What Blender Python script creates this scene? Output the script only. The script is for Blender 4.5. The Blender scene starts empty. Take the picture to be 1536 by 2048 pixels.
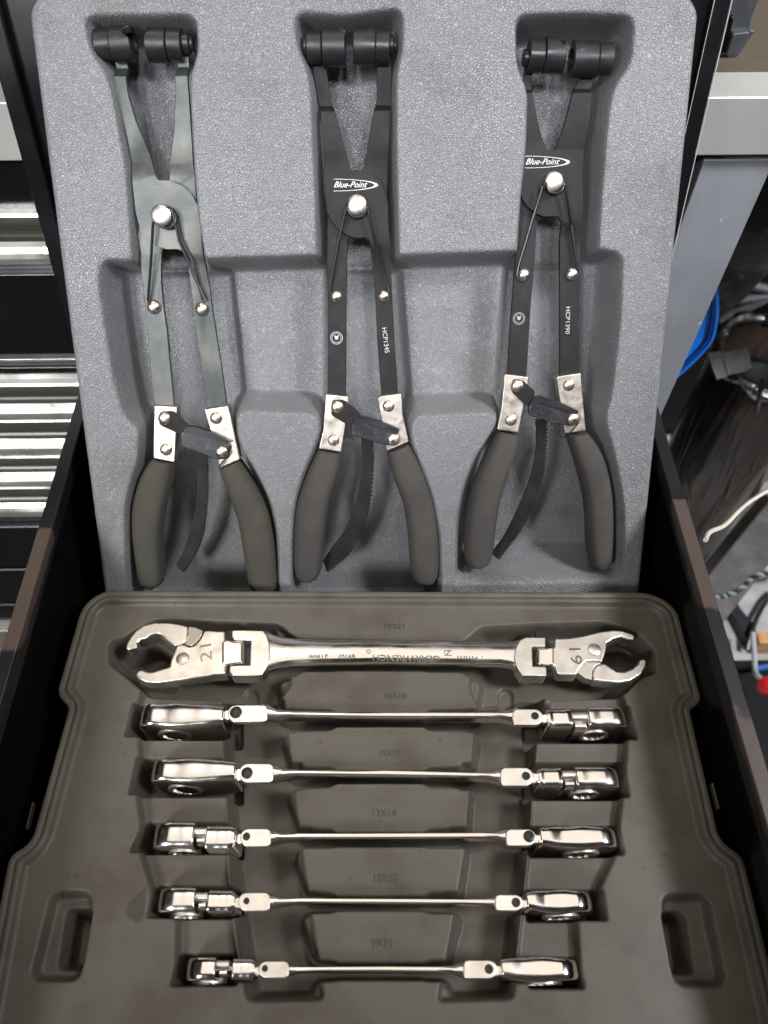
import bpy, bmesh, math, random
import numpy as np
from mathutils import Vector, Matrix
random.seed(4)
S = bpy.context.scene
COL = S.collection
# ------------------------------------------------------------------ camera
W0, H0, F0 = 1536.0, 2048.0, 1500.0
PITCH, YAW = math.radians(55.0), math.radians(0.8)
CAMZ = 0.386
cam = bpy.data.cameras.new('camera'); camo = bpy.data.objects.new('camera', cam); COL.objects.link(camo)
S.camera = camo
camo.location = (0, 0, CAMZ)
camo.rotation_euler = (math.pi/2 - PITCH, 0, -YAW)
cam.sensor_fit = 'VERTICAL'; cam.sensor_height = 36.0; cam.lens = F0/H0*36.0
cam.clip_start = 0.01; cam.clip_end = 50
cam.dof.use_dof = True; cam.dof.focus_distance = 0.42; cam.dof.aperture_fstop = 10.0
# ------------------------------------------------------------------ light
w = bpy.data.worlds.new('World'); S.world = w; w.use_nodes = True
wn = w.node_tree.nodes; wl = w.node_tree.links
bg = wn['Background']
tc = wn.new('ShaderNodeTexCoord'); ns = wn.new('ShaderNodeTexNoise'); ns.inputs['Scale'].default_value = 3.0
ns.inputs['Detail'].default_value = 3.0
rp = wn.new('ShaderNodeValToRGB')
rp.color_ramp.elements[0].position = 0.36; rp.color_ramp.elements[0].color = (0.20, 0.17, 0.14, 1)
rp.color_ramp.elements[1].position = 0.60; rp.color_ramp.elements[1].color = (1.0, 0.84, 0.68, 1)
wl.new(tc.outputs['Generated'], ns.inputs['Vector']); wl.new(ns.outputs['Fac'], rp.inputs['Fac'])
wl.new(rp.outputs['Color'], bg.inputs['Color'])
bg.inputs['Strength'].default_value = 0.055

def area(name, loc, target, sx, sy, power, color, spread=180):
    l = bpy.data.lights.new(name, 'AREA'); l.shape = 'RECTANGLE'; l.size = sx; l.size_y = sy
    l.energy = power; l.color = color; l.spread = math.radians(spread)
    o = bpy.data.objects.new(name, l); COL.objects.link(o); o.location = loc
    o.rotation_euler = (Vector(target)-Vector(loc)).to_track_quat('-Z', 'Y').to_euler()
    return o
def spot(name, loc, target, power, color, deg, blend, size):
    l = bpy.data.lights.new(name, 'SPOT'); l.energy = power; l.color = color
    l.spot_size = math.radians(deg); l.spot_blend = blend; l.shadow_soft_size = size
    o = bpy.data.objects.new(name, l); COL.objects.link(o); o.location = loc
    o.rotation_euler = (Vector(target)-Vector(loc)).to_track_quat('-Z', 'Y').to_euler()
    return o
spot('shop_lamp_cool', (-0.26, -0.74, 1.28), (-0.02, 0.385, 0.225), 44, (0.93, 0.95, 1.0), 16, 0.3, 0.08)
spot('shop_lamp_cool', (0.34, -0.70, 1.30), (0.02, 0.385, 0.225), 41, (0.93, 0.95, 1.0), 16, 0.3, 0.08)
spot('shop_lamp_cool', (0.02, -0.80, 1.20), (0.0, 0.385, 0.225), 22, (0.88, 0.91, 1.0), 17, 0.3, 0.05)
spot('work_lamp_warm', (-0.30, 0.62, 1.5), (-0.02, 0.225, 0), 7.5, (1.0, 0.91, 0.79), 22, 1.0, 0.03)
area('ceiling_panel_warm', (0.0, 0.42, 1.9), (0, 0.42, 0), 1.7, 1.7, 9.4, (1.0, 0.91, 0.81))
area('shop_lamp_side', (-1.1, -0.9, 1.0), (-0.45, 0.47, -0.1), 0.7, 0.4, 4, (0.95, 0.97, 1.0), 40)
area('shop_lamp_side', (1.25, -0.15, 1.5), (0.56, 0.62, -0.2), 0.4, 0.4, 12, (0.92, 0.95, 1.0), 60)
S.view_settings.view_transform = 'Standard'; S.view_settings.look = 'None'
S.view_settings.exposure = 0.0; S.view_settings.gamma = 1.0
# ------------------------------------------------------------------ geometry helpers
cR = np.array(camo.rotation_euler.to_matrix())
C0 = np.array([0, 0, CAMZ])
def ray(px, py):
    d = cR @ np.array([(px-W0/2)/F0, -(py-H0/2)/F0, -1.0])
    return d
def nrm(v):
    v = np.asarray(v, float); return v/np.linalg.norm(v)
class Frame:
    def __init__(s, O, X, Y):
        s.O = np.asarray(O, float); s.X = nrm(X); s.Y = nrm(Y); s.N = np.cross(s.X, s.Y)
    def l(s, px, py, h=0.0):
        d = ray(px, py); O = s.O + s.N*h
        t = np.dot(O-C0, s.N)/np.dot(d, s.N); p = C0 + d*t - s.O
        return np.array([np.dot(p, s.X), np.dot(p, s.Y)])
    def w(s, a, b, h=0.0): return s.O + s.X*a + s.Y*b + s.N*h
    def mat(s, a=0, b=0, h=0):
        o = s.w(a, b, h); M = Matrix.Identity(4)
        for i in range(3):
            M[i][0] = s.X[i]; M[i][1] = s.Y[i]; M[i][2] = s.N[i]; M[i][3] = o[i]
        return M
FLOW = Frame((0, 0, 0), (1, 0, 0), (0, 1, 0))
backY = FLOW.l(745, 1185)[1]
Ud = -nrm(ray(816, 5498)); X0 = np.array([1.0, 0, 0]); X0 = nrm(X0 - np.dot(X0, Ud)*Ud)
FUP = Frame((0, backY+0.014, 0.0), X0, Ud)
YC = 0.47
FACE = Frame((0, YC, 0), (1, 0, 0), (0, 0, 1))

def setp(o, label=None, cat=None, group=None, kind=None):
    if label: o['label'] = label
    if cat: o['category'] = cat
    if group: o['group'] = group
    if kind: o['kind'] = kind
    return o
class Thing:
    def __init__(s, name, frame, px, py, h, label, cat, group=None):
        s.f = frame; s.a = frame.l(px, py, h); s.h = h
        s.o = bpy.data.objects.new(name, None); s.o.empty_display_size = 0.02
        COL.objects.link(s.o); s.o.matrix_world = frame.mat(s.a[0], s.a[1], h)
        setp(s.o, label, cat, group)
    def l(s, px, py, h=0.0):            # h = height over the frame's plane; result in the thing's own metres
        return s.f.l(px, py, h) - s.a
    def l3(s, px, py, h=0.0):
        q = s.l(px, py, h); return (q[0], q[1], h-s.h)
def link(name, me, m, parent=None, smooth=True):
    o = bpy.data.objects.new(name, me); COL.objects.link(o)
    if m: me.materials.append(m)
    if parent is not None: o.parent = parent.o if hasattr(parent, 'o') else parent
    if smooth:
        me.polygons.foreach_set('use_smooth', [True]*len(me.polygons))
        if smooth == 'force': me.set_sharp_from_angle(angle=math.radians(38))
    return o
def bevel(o, wd, seg=2, ang=35):
    m = o.modifiers.new('bevel', 'BEVEL'); m.width = wd; m.segments = seg; m.limit_method = 'ANGLE'
    m.angle_limit = math.radians(ang); m.harden_normals = True; m.use_clamp_overlap = True
    return o
def bm_link(name, bm, m, parent=None, bev=0, smooth=True, seg=2, ang=35):
    bmesh.ops.recalc_face_normals(bm, faces=bm.faces)
    me = bpy.data.meshes.new(name); bm.to_mesh(me); bm.free()
    o = link(name, me, m, parent, 'force' if smooth == 'force' else bool(smooth and bev > 0))
    if bev: bevel(o, bev, seg, ang)
    return o
def prism_bm(pts, z0, z1, cuts=None, zf=None, bm=None):
    """polygon (local xy) extruded z0..z1; cuts: y values to split at; zf(x,y): height offset"""
    nb = bmesh.new()
    vs = [nb.verts.new((p[0], p[1], z0)) for p in pts]
    nb.faces.new(vs)
    if cuts:
        for c in cuts:
            g = nb.verts[:]+nb.edges[:]+nb.faces[:]
            bmesh.ops.bisect_plane(nb, geom=g, plane_co=(0, c, 0), plane_no=(0, 1, 0), dist=1e-7)
    r = bmesh.ops.extrude_face_region(nb, geom=nb.faces[:])
    for v in r['geom']:
        if isinstance(v, bmesh.types.BMVert): v.co.z = z1
    if zf:
        for v in nb.verts: v.co.z += zf(v.co.x, v.co.y)
    if bm is None: return nb
    me = bpy.data.meshes.new('t'); nb.to_mesh(me); nb.free(); bm.from_mesh(me); bpy.data.meshes.remove(me)
    return bm
def plate(T, name, px, h, th, m, bev=0.0003, parent=None, rpx=0, **k):
    """outline in photo pixels on the thing's plane at height h, thickness th downwards"""
    if rpx: px = rnd(px, rpx)
    pts = [T.l(x, y, h) for x, y in px]
    return bm_link(name, prism_bm(pts, h-T.h-th, h-T.h, **k), m, parent or T, bev)
def rnd(pts, r, n=5):
    out = []; N = len(pts); P = [np.array(p[:2], float) for p in pts]
    for i in range(N):
        a, b, c = P[i-1], P[i], P[(i+1) % N]
        rr = pts[i][2] if len(pts[i]) > 2 else r
        la, lc = np.linalg.norm(a-b), np.linalg.norm(c-b)
        ra, rc = min(rr, la*0.48), min(rr, lc*0.48)
        s, e = b+(a-b)/max(la, 1e-9)*ra, b+(c-b)/max(lc, 1e-9)*rc
        for k in range(n+1):
            t = k/n; w_ = 1.414*t*(1-t); out.append(tuple(((1-t)**2*s + w_*b + t*t*e)/((1-t)**2+w_+t*t)))
    return out
def crom(P, n=6):
    P = [np.array(p, float) for p in P]; out = []
    for i in range(len(P)-1):
        p0 = P[max(i-1, 0)]; p1 = P[i]; p2 = P[i+1]; p3 = P[min(i+2, len(P)-1)]
        for k in range(n):
            t = k/n
            out.append(0.5*((2*p1)+(-p0+p2)*t+(2*p0-5*p1+4*p2-p3)*t*t+(-p0+3*p1-3*p2+p3)*t**3))
    out.append(P[-1]); return out
def tube_bm(path, r, n=8, bm=None):
    bm = bm or bmesh.new(); P = [Vector(p) for p in path]; rings = []
    up = Vector((0.123, 0.31, 0.94)).normalized()
    rr = r if hasattr(r, '__len__') else [r]*len(P)
    for i, p in enumerate(P):
        t = (P[min(i+1, len(P)-1)]-P[max(i-1, 0)]).normalized()
        a = up.cross(t)
        if a.length < 1e-4: a = Vector((1, 0, 0)).cross(t)
        a.normalize(); b = t.cross(a); up = b
        rings.append([bm.verts.new(p+(a*math.cos(2*math.pi*k/n)+b*math.sin(2*math.pi*k/n))*rr[i]) for k in range(n)])
    for i in range(len(rings)-1):
        for k in range(n):
            bm.faces.new((rings[i][k], rings[i][(k+1) % n], rings[i+1][(k+1) % n], rings[i+1][k]))
    bm.faces.new(rings[0][::-1]); bm.faces.new(rings[-1]); return bm
def lathe_bm(prof, n=24, bm=None, M=None, caps=True):
    """prof: (r,z) list"""
    bm = bm or bmesh.new(); M = M or Matrix.Identity(4); rings = []
    for r, z in prof:
        if r < 1e-7: rings.append([bm.verts.new(M @ Vector((0, 0, z)))])
        else: rings.append([bm.verts.new(M @ Vector((r*math.cos(2*math.pi*k/n), r*math.sin(2*math.pi*k/n), z))) for k in range(n)])
    for i in range(len(rings)-1):
        a, b = rings[i], rings[i+1]
        for k in range(n):
            A = [a[k % len(a)], a[(k+1) % len(a)], b[(k+1) % len(b)], b[k % len(b)]]
            F = []
            for v in A:
                if v not in F: F.append(v)
            if len(F) > 2: bm.faces.new(F)
    for rg in (rings[0], rings[-1]):
        if caps and len(rg) > 2:
            try: bm.faces.new(rg)
            except ValueError: pass
    return bm
def dome(T, name, px, py, rpx, h, m, flat=0.55, parent=None, base=0.0):
    c = T.l(px, py, h); r = abs(T.l(px+rpx, py, h)[0]-c[0])
    prof = [(r*0.97, -base)]+[(r*math.cos(a), r*flat*math.sin(a)) for a in [i*math.pi/2/8 for i in range(9)]]
    prof[-1] = (0, r*flat)
    return bm_link(name, lathe_bm(prof, 24, M=Matrix.Translation((c[0], c[1], h-T.h))), m, parent or T, smooth='force')
def box_bm(x0, x1, y0, y1, z0, z1, bm=None):
    bm = bm or bmesh.new()
    v = [bm.verts.new((x, y, z)) for z in (z0, z1) for x, y in ((x0, y0), (x1, y0), (x1, y1), (x0, y1))]
    for f in ((3, 2, 1, 0), (4, 5, 6, 7), (0, 1, 5, 4), (1, 2, 6, 5), (2, 3, 7, 6), (3, 0, 4, 7)): bm.faces.new([v[i] for i in f])
    return bm
def text(T, s, p0, p1, hpx, h, m, th=0.00008, shear=0.0, name='lettering', parent=None, bold=0.0, xf=None):
    """lettering whose baseline runs from photo point p0 to p1, hpx high"""
    cu = bpy.data.curves.new(name, 'FONT'); cu.body = s; cu.size = 1; cu.shear = shear; cu.extrude = 0.5; cu.resolution_u = 3
    cu.offset = bold
    o = bpy.data.objects.new('tmp', cu); COL.objects.link(o)
    bpy.context.view_layer.update()
    me = bpy.data.meshes.new_from_object(o.evaluated_get(bpy.context.evaluated_depsgraph_get()))
    bpy.data.objects.remove(o)
    co = np.zeros(len(me.vertices)*3); me.vertices.foreach_get('co', co); co = co.reshape(-1, 3)
    mn, mx = co.min(0), co.max(0)
    u = (co[:, 0]-mn[0])/(mx[0]-mn[0]); v = (co[:, 1]-mn[1])/(mx[1]-mn[1]); zz = co[:, 2]
    a = T.l(*p0, h); b = T.l(*p1, h); d = b-a; e = nrm(d); nv = np.array([-e[1], e[0]])
    sc = np.linalg.norm(T.l(p0[0]+10, p0[1], h)-a)/10
    q = a[None]+d[None]*u[:, None]+nv[None]*(v*hpx*sc)[:, None]
    co[:, 0] = q[:, 0]; co[:, 1] = q[:, 1]; co[:, 2] = h-T.h+(zz)*th
    if xf is not None: co[:, 2] += np.array([xf(c[0], c[1]) for c in co])
    me.vertices.foreach_set('co', co.ravel()); me.update(); me.materials.clear()
    return link(name, me, m, parent or T, False)

# ------------------------------------------------------------------ materials
def mat(name, col, rough=0.5, metal=0.0, spec=0.5, noise=None, bump=None, rvar=None, coat=0, attr=None, noise2=None):
    """noise=(scale, colour2, lo, hi); bump=(kind, scale, distance); rvar=(scale, amount)"""
    m = bpy.data.materials.new(name); m.use_nodes = True; n = m.node_tree.nodes; L = m.node_tree.links
    b = n['Principled BSDF']; b.inputs['Base Color'].default_value = (*col, 1); b.inputs['Roughness'].default_value = rough
    b.inputs['Metallic'].default_value = metal; b.inputs['Specular IOR Level'].default_value = spec
    b.inputs['Coat Weight'].default_value = coat; b.inputs['Coat Roughness'].default_value = 0.08
    t = n.new('ShaderNodeTexCoord'); csrc = None
    def mixin(src, fac, c2):
        mx = n.new('ShaderNodeMix'); mx.data_type = 'RGBA'
        if src is None: mx.inputs[6].default_value = (*col, 1)
        else: L.new(src, mx.inputs[6])
        mx.inputs[7].default_value = (*c2, 1); L.new(fac, mx.inputs[0]); return mx.outputs[2]
    for nz in (noise, noise2):
        if nz:
            q = n.new('ShaderNodeTexNoise'); q.inputs['Scale'].default_value = nz[0]; q.inputs['Detail'].default_value = 6
            q.inputs['Roughness'].default_value = 0.6
            L.new(t.outputs['Object'], q.inputs['Vector'])
            r = n.new('ShaderNodeMapRange'); r.inputs[1].default_value = nz[2]; r.inputs[2].default_value = nz[3]
            L.new(q.outputs['Fac'], r.inputs[0]); csrc = mixin(csrc, r.outputs[0], nz[1])
    if attr:
        a = n.new('ShaderNodeAttribute'); a.attribute_name = attr[0]; fo = a.outputs['Fac']
        if len(attr) > 2:
            q = n.new('ShaderNodeTexNoise'); q.inputs['Scale'].default_value = attr[2]; q.inputs['Detail'].default_value = 4; L.new(t.outputs['Object'], q.inputs['Vector'])
            ma = n.new('ShaderNodeMath'); ma.operation = 'MULTIPLY_ADD'; ma.inputs[1].default_value = 0.7; L.new(q.outputs['Fac'], ma.inputs[0]); L.new(fo, ma.inputs[2])
            r = n.new('ShaderNodeMapRange'); r.inputs[1].default_value = 0.78; r.inputs[2].default_value = 0.92; L.new(ma.outputs[0], r.inputs[0]); fo = r.outputs[0]
        csrc = mixin(csrc, fo, attr[1])
    if csrc is not None: L.new(csrc, b.inputs['Base Color'])
    if rvar:
        q = n.new('ShaderNodeTexNoise'); q.inputs['Scale'].default_value = rvar[0]; q.inputs['Detail'].default_value = 5
        L.new(t.outputs['Object'], q.inputs['Vector'])
        r = n.new('ShaderNodeMapRange'); r.inputs[1].default_value = 0.35; r.inputs[2].default_value = 0.7
        r.inputs[3].default_value = rough; r.inputs[4].default_value = rough+rvar[1]
        L.new(q.outputs['Fac'], r.inputs[0]); L.new(r.outputs[0], b.inputs['Roughness'])
    if bump:
        bp = n.new('ShaderNodeBump'); bp.inputs['Strength'].default_value = 1.0; bp.inputs['Distance'].default_value = bump[2]
        if bump[0] == 'grain':
            q0 = n.new('ShaderNodeTexNoise'); q0.inputs['Scale'].default_value = bump[1]*0.6; q0.inputs['Detail'].default_value = 2
            L.new(t.outputs['Object'], q0.inputs['Vector'])
            va = n.new('ShaderNodeVectorMath'); va.operation = 'MULTIPLY_ADD'
            L.new(q0.outputs['Color'], va.inputs[0]); va.inputs[1].default_value = (1.2/bump[1],)*3; L.new(t.outputs['Object'], va.inputs[2])
            q = n.new('ShaderNodeTexVoronoi'); q.feature = 'DISTANCE_TO_EDGE'; q.inputs['Scale'].default_value = bump[1]
            L.new(va.outputs[0], q.inputs['Vector'])
            r = n.new('ShaderNodeMapRange'); r.interpolation_type = 'SMOOTHSTEP'; r.inputs[2].default_value = 0.22; r.inputs[3].default_value = 1.0; r.inputs[4].default_value = 0.0
            L.new(q.outputs['Distance'], r.inputs[0])
            q2 = n.new('ShaderNodeTexNoise'); q2.inputs['Scale'].default_value = bump[1]*0.35; L.new(t.outputs['Object'], q2.inputs['Vector'])
            ad = n.new('ShaderNodeMath'); ad.operation = 'ADD'; L.new(r.outputs[0], ad.inputs[0]); L.new(q2.outputs['Fac'], ad.inputs[1])
            L.new(ad.outputs[0], bp.inputs['Height'])
            mx = n.new('ShaderNodeMix'); mx.data_type = 'RGBA'; mx.blend_type = 'MULTIPLY'; mx.inputs[7].default_value = (0.80, 0.80, 0.81, 1)  # cells tinted darker so the grain ridges keep a baked-in glint
            iv = n.new('ShaderNodeMath'); iv.operation = 'SUBTRACT'; iv.inputs[0].default_value = 1.0; L.new(r.outputs[0], iv.inputs[1]); L.new(iv.outputs[0], mx.inputs[0])
            L.new(csrc, mx.inputs[6]); L.new(mx.outputs[2], b.inputs['Base Color'])
        elif bump[0] == 'brushed':
            mp = n.new('ShaderNodeMapping'); mp.inputs['Scale'].default_value = bump[3]
            L.new(t.outputs['Object'], mp.inputs['Vector'])
            q = n.new('ShaderNodeTexNoise'); q.inputs['Scale'].default_value = bump[1]; q.inputs['Detail'].default_value = 4
            L.new(mp.outputs[0], q.inputs['Vector']); L.new(q.outputs['Fac'], bp.inputs['Height'])
        else:
            q = n.new('ShaderNodeTexNoise'); q.inputs['Scale'].default_value = bump[1]; q.inputs['Detail'].default_value = 5
            L.new(t.outputs['Object'], q.inputs['Vector']); L.new(q.outputs['Fac'], bp.inputs['Height'])
        L.new(bp.outputs[0], b.inputs['Normal'])
    return m
M = {}
M['grey'] = mat('grey_grained_plastic', (0.208, 0.207, 0.213), 0.34, spec=0.5, bump=('grain', 800, 0.00030), rvar=(25, 0.14), noise2=(22, (0.16, 0.155, 0.152), 0.52, 0.72),
                noise=(9, (0.235, 0.235, 0.235), 0.45, 0.7), attr=('scuff', (0.55, 0.55, 0.48)))
M['olive'] = mat('dusty_olive_plastic', (0.108, 0.096, 0.077), 0.44, spec=0.35, bump=('noise', 900, 0.00006),
                 noise=(24, (0.080, 0.067, 0.053), 0.45, 0.62), noise2=(420, (0.06, 0.05, 0.04), 0.70, 0.78), attr=('scuff', (0.055, 0.046, 0.034)))
M['chrome'] = mat('polished_chrome', (0.95, 0.91, 0.87), 0.11, 1.0, rvar=(60, 0.16), bump=('noise', 90, 0.00012))
M['satin'] = mat('satin_chrome', (0.86, 0.81, 0.75), 0.30, 1.0, rvar=(120, 0.15), bump=('noise', 160, 0.00008), noise=(70, (0.66, 0.58, 0.5), 0.5, 0.8))
M['cast'] = mat('frosted_steel', (0.60, 0.56, 0.50), 0.5, 1.0, bump=('noise', 1200, 0.0001))
M['nickel'] = mat('nickel_plate', (0.56, 0.51, 0.45), 0.34, 1.0, rvar=(200, 0.2), noise=(150, (0.36, 0.30, 0.24), 0.48, 0.7), bump=('noise', 500, 0.00004))
M['rivet'] = mat('rivet_steel', (0.72, 0.62, 0.53), 0.24, 1.0, rvar=(400, 0.2))
M['black'] = mat('black_oxide_steel', (0.010, 0.0096, 0.0094), 0.5, 0.0, 0.2, noise=(70, (0.021, 0.019, 0.017), 0.45, 0.7), bump=('noise', 1500, 0.00003), rvar=(130, 0.12), noise2=(1100, (0.28, 0.27, 0.26), 0.74, 0.77))
M['greybar'] = mat('worn_grey_steel', (0.036, 0.042, 0.039), 0.36, 0.3, 0.45, noise=(35, (0.105, 0.105, 0.088), 0.42, 0.68), noise2=(260, (0.04, 0.036, 0.03), 0.66, 0.72), bump=('noise', 900, 0.00004))
M['barrel'] = mat('polished_black_barrel', (0.030, 0.028, 0.030), 0.28, 0.55, 0.5, noise=(300, (0.07, 0.065, 0.06), 0.62, 0.7), rvar=(90, 0.2), bump=('noise', 900, 0.00004))
M['latch'] = mat('grey_pressed_steel', (0.045, 0.047, 0.052), 0.33, 0.5, noise=(300, (0.09, 0.09, 0.10), 0.5, 0.7))
M['wire'] = mat('spring_wire', (0.015, 0.015, 0.016), 0.3, 0.2)
M['grip'] = mat('grey_foam_grip', (0.054, 0.050, 0.047), 0.9, spec=0.15, bump=('noise', 2200, 0.00016), noise=(40, (0.076, 0.068, 0.058), 0.4, 0.7), noise2=(1300, (0.20, 0.19, 0.17), 0.73, 0.78))
M['gripg'] = mat('dark_foam_grip', (0.058, 0.054, 0.045), 0.9, spec=0.15, bump=('noise', 2200, 0.00016), noise=(40, (0.078, 0.068, 0.050), 0.45, 0.7), noise2=(1300, (0.20, 0.19, 0.17), 0.73, 0.78))
M['print'] = mat('silver_print', (0.42, 0.41, 0.385), 0.4, 0.2)
M['faint'] = mat('faded_print', (0.115, 0.108, 0.080), 0.5, 0.2)
M['etch'] = mat('etched_mark', (0.30, 0.30, 0.28), 0.45, 0.4)
M['stamp'] = mat('stamped_recess', (0.30, 0.26, 0.22), 0.3, 1.0)
M['hole'] = mat('black_socket', (0.012, 0.012, 0.012), 0.35)
M['paint'] = mat('gloss_black_paint', (0.005, 0.005, 0.006), 0.16, spec=0.5, rvar=(14, 0.16), noise2=(380, (0.16, 0.16, 0.16), 0.73, 0.76))
M['paint_reflect'] = mat('black_paint_with_brown_dust', (0.008, 0.007, 0.008), 0.30, spec=0.5, attr=('scuff', (0.070, 0.051, 0.041), 90), rvar=(20, 0.15))  # black paint with painted brown reflection
M['liner'] = mat('black_drawer_liner', (0.004, 0.004, 0.005), 0.8, spec=0.1)
M['steel'] = mat('brushed_stainless', (0.66, 0.64, 0.60), 0.36, 0.55, bump=('brushed', 60, 0.00012, (0.15, 1, 40)), rvar=(10, 0.15))
M['post'] = mat('scratched_aluminium', (0.40, 0.41, 0.44), 0.38, 0.4, bump=('brushed', 40, 0.0001, (20, 20, 0.3)), rvar=(18, 0.2), noise2=(130, (0.75, 0.75, 0.75), 0.68, 0.72), noise=(6, (0.28, 0.29, 0.31), 0.4, 0.65))
M['trim'] = mat('bright_trim', (0.80, 0.78, 0.72), 0.24, 0.9, rvar=(30, 0.2), bump=('brushed', 60, 0.0001, (0.1, 30, 30)))
M['top'] = mat('dirty_brown_worktop', (0.085, 0.068, 0.046), 0.6, noise=(30, (0.07, 0.06, 0.045), 0.45, 0.65), bump=('noise', 400, 0.0002))

# ------------------------------------------------------------------ height field for the moulded trays
def sdf(poly, X, Y):
    P = np.asarray(poly, float); d = np.full(X.shape, 1e9); ins = np.zeros(X.shape, bool)
    for i in range(len(P)):
        a = P[i-1]; b = P[i]; e = b-a; L = e@e
        if L < 1e-16: continue
        wx = X-a[0]; wy = Y-a[1]; t = np.clip((wx*e[0]+wy*e[1])/L, 0, 1)
        d = np.minimum(d, (wx-e[0]*t)**2+(wy-e[1]*t)**2)
        c = ((a[1] > Y) != (b[1] > Y))
        if a[1] != b[1]: ins ^= c & (X < (b[0]-a[0])*(Y-a[1])/(b[1]-a[1])+a[0])
    d = np.sqrt(d); return np.where(ins, -d, d)
class Field:
    def __init__(s, frame, outline_px, step, r_px):
        s.f = frame; s.out = np.array([frame.l(*p) for p in rnd(outline_px, r_px, 10)])
        mn = s.out.min(0)-step*2; mx = s.out.max(0)+step*2
        s.xs = np.arange(mn[0], mx[0], step); s.ys = np.arange(mn[1], mx[1], step); s.step = step
        s.X, s.Y = np.meshgrid(s.xs, s.ys, indexing='ij'); s.D = sdf(s.out, s.X, s.Y)
        s.H = np.zeros(s.X.shape); s.S = np.zeros(s.X.shape)
    def block(s, P, m):
        i0, i1 = np.searchsorted(s.xs, [P[:, 0].min()-m, P[:, 0].max()+m]); j0, j1 = np.searchsorted(s.ys, [P[:, 1].min()-m, P[:, 1].max()+m])
        return (slice(i0, i1), slice(j0, j1))
    def carve(s, px, level, wall, r=10, sm=True, rel=False):
        P = np.array([s.f.l(*p) for p in rnd(px, r)]); b = s.block(P, 0.001)
        t = np.clip(-sdf(P, s.X[b], s.Y[b])/wall, 0, 1)
        if sm: t = t*t*(3-2*t)*0.6+t*0.4
        cur = s.H[b]; new = cur*(1-t)+level*t
        s.H[b] = np.minimum(cur, new) if not rel else cur+level*t
    def lift(s, px, level, wall, r=8):
        P = np.array([s.f.l(*p) for p in rnd(px, r)]); b = s.block(P, wall+0.001)
        t = 1-np.clip(sdf(P, s.X[b], s.Y[b])/wall, 0, 1)
        cur = s.H[b]; s.H[b] = np.maximum(cur, cur*(1-t)+level*t)
    def scuff(s, px, amt=1, soft=0.0006, ragged=0.0, r=3):
        P = np.array([s.f.l(*p) for p in rnd(px, r)]); b = s.block(P, 0.003)
        X, Y = s.X[b], s.Y[b]
        d = sdf(P, X, Y)+ragged*(np.sin(X*2900+Y*1700)+np.sin(Y*4300-X*900)+np.sin(X*7100+Y*5100))/3
        s.S[b] = np.maximum(s.S[b], amt*np.clip(0.5-d/soft, 0, 1))
    def blur(s, n):
        for _ in range(n):
            H = np.pad(s.H, 1, mode='edge'); H = (H[:-2]+2*H[1:-1]+H[2:])/4
            s.H = (H[:, :-2]+2*H[:, 1:-1]+H[:, 2:])/4
    def build(s, name, m, skirt, edge_r):
        X, Y, D, H = s.X.copy(), s.Y.copy(), s.D, s.H.copy()
        dd = np.clip(-D, 0, edge_r); H -= edge_r-np.sqrt(np.maximum(edge_r**2-(edge_r-dd)**2, 0))
        gx, gy = np.gradient(D, s.step); gl = np.sqrt(gx**2+gy**2)+1e-9
        o = D > 0
        X[o] -= (D*gx/gl)[o]; Y[o] -= (D*gy/gl)[o]; H[o] = -edge_r
        nx, ny = X.shape; idx = np.arange(nx*ny).reshape(nx, ny); ins = ~o
        f_in = ins[:-1, :-1] | ins[1:, :-1] | ins[1:, 1:] | ins[:-1, 1:]
        q = np.stack([idx[:-1, :-1], idx[1:, :-1], idx[1:, 1:], idx[:-1, 1:]], -1)[f_in]
        E = np.concatenate([q[:, [0, 1]], q[:, [1, 2]], q[:, [2, 3]], q[:, [3, 0]]])
        key = E.min(1)*(nx*ny)+E.max(1); u, inv, cnt = np.unique(key, return_inverse=True, return_counts=True)
        B = E[cnt[inv] == 1]
        co = np.stack([X.ravel(), Y.ravel(), H.ravel()], -1)
        bv = np.unique(B); mp = {int(v): nx*ny+i for i, v in enumerate(bv)}
        low = co[bv].copy(); low[:, 2] = -skirt; co = np.concatenate([co, low])
        sk = np.array([[b, a, mp[int(a)], mp[int(b)]] for a, b in B])
        q = np.concatenate([q, sk]); used = np.unique(q); rm = np.full(len(co), -1); rm[used] = np.arange(len(used))
        q = rm[q]; co = co[used]; sc = np.concatenate([s.S.ravel(), np.zeros(len(low))])[used]
        me = bpy.data.meshes.new(name); me.vertices.add(len(co)); me.vertices.foreach_set('co', co.astype(np.float32).ravel())
        me.loops.add(q.size); me.loops.foreach_set('vertex_index', q.astype(np.int32).ravel())
        me.polygons.add(len(q)); me.polygons.foreach_set('loop_start', np.arange(0, q.size, 4, dtype=np.int32))
        me.update(calc_edges=True)
        a = me.attributes.new('scuff', 'FLOAT', 'POINT'); a.data.foreach_set('value', sc.astype(np.float32))
        ob = link(name, me, m); ob.matrix_world = s.f.mat(); return ob
class Wrap:        # lets text() and plate() work on a tray's own frame
    def __init__(s, f, o): s.f = f; s.o = o; s.h = 0.0
    def l(s, px, py, h=0.0): return s.f.l(px, py, h)

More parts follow.
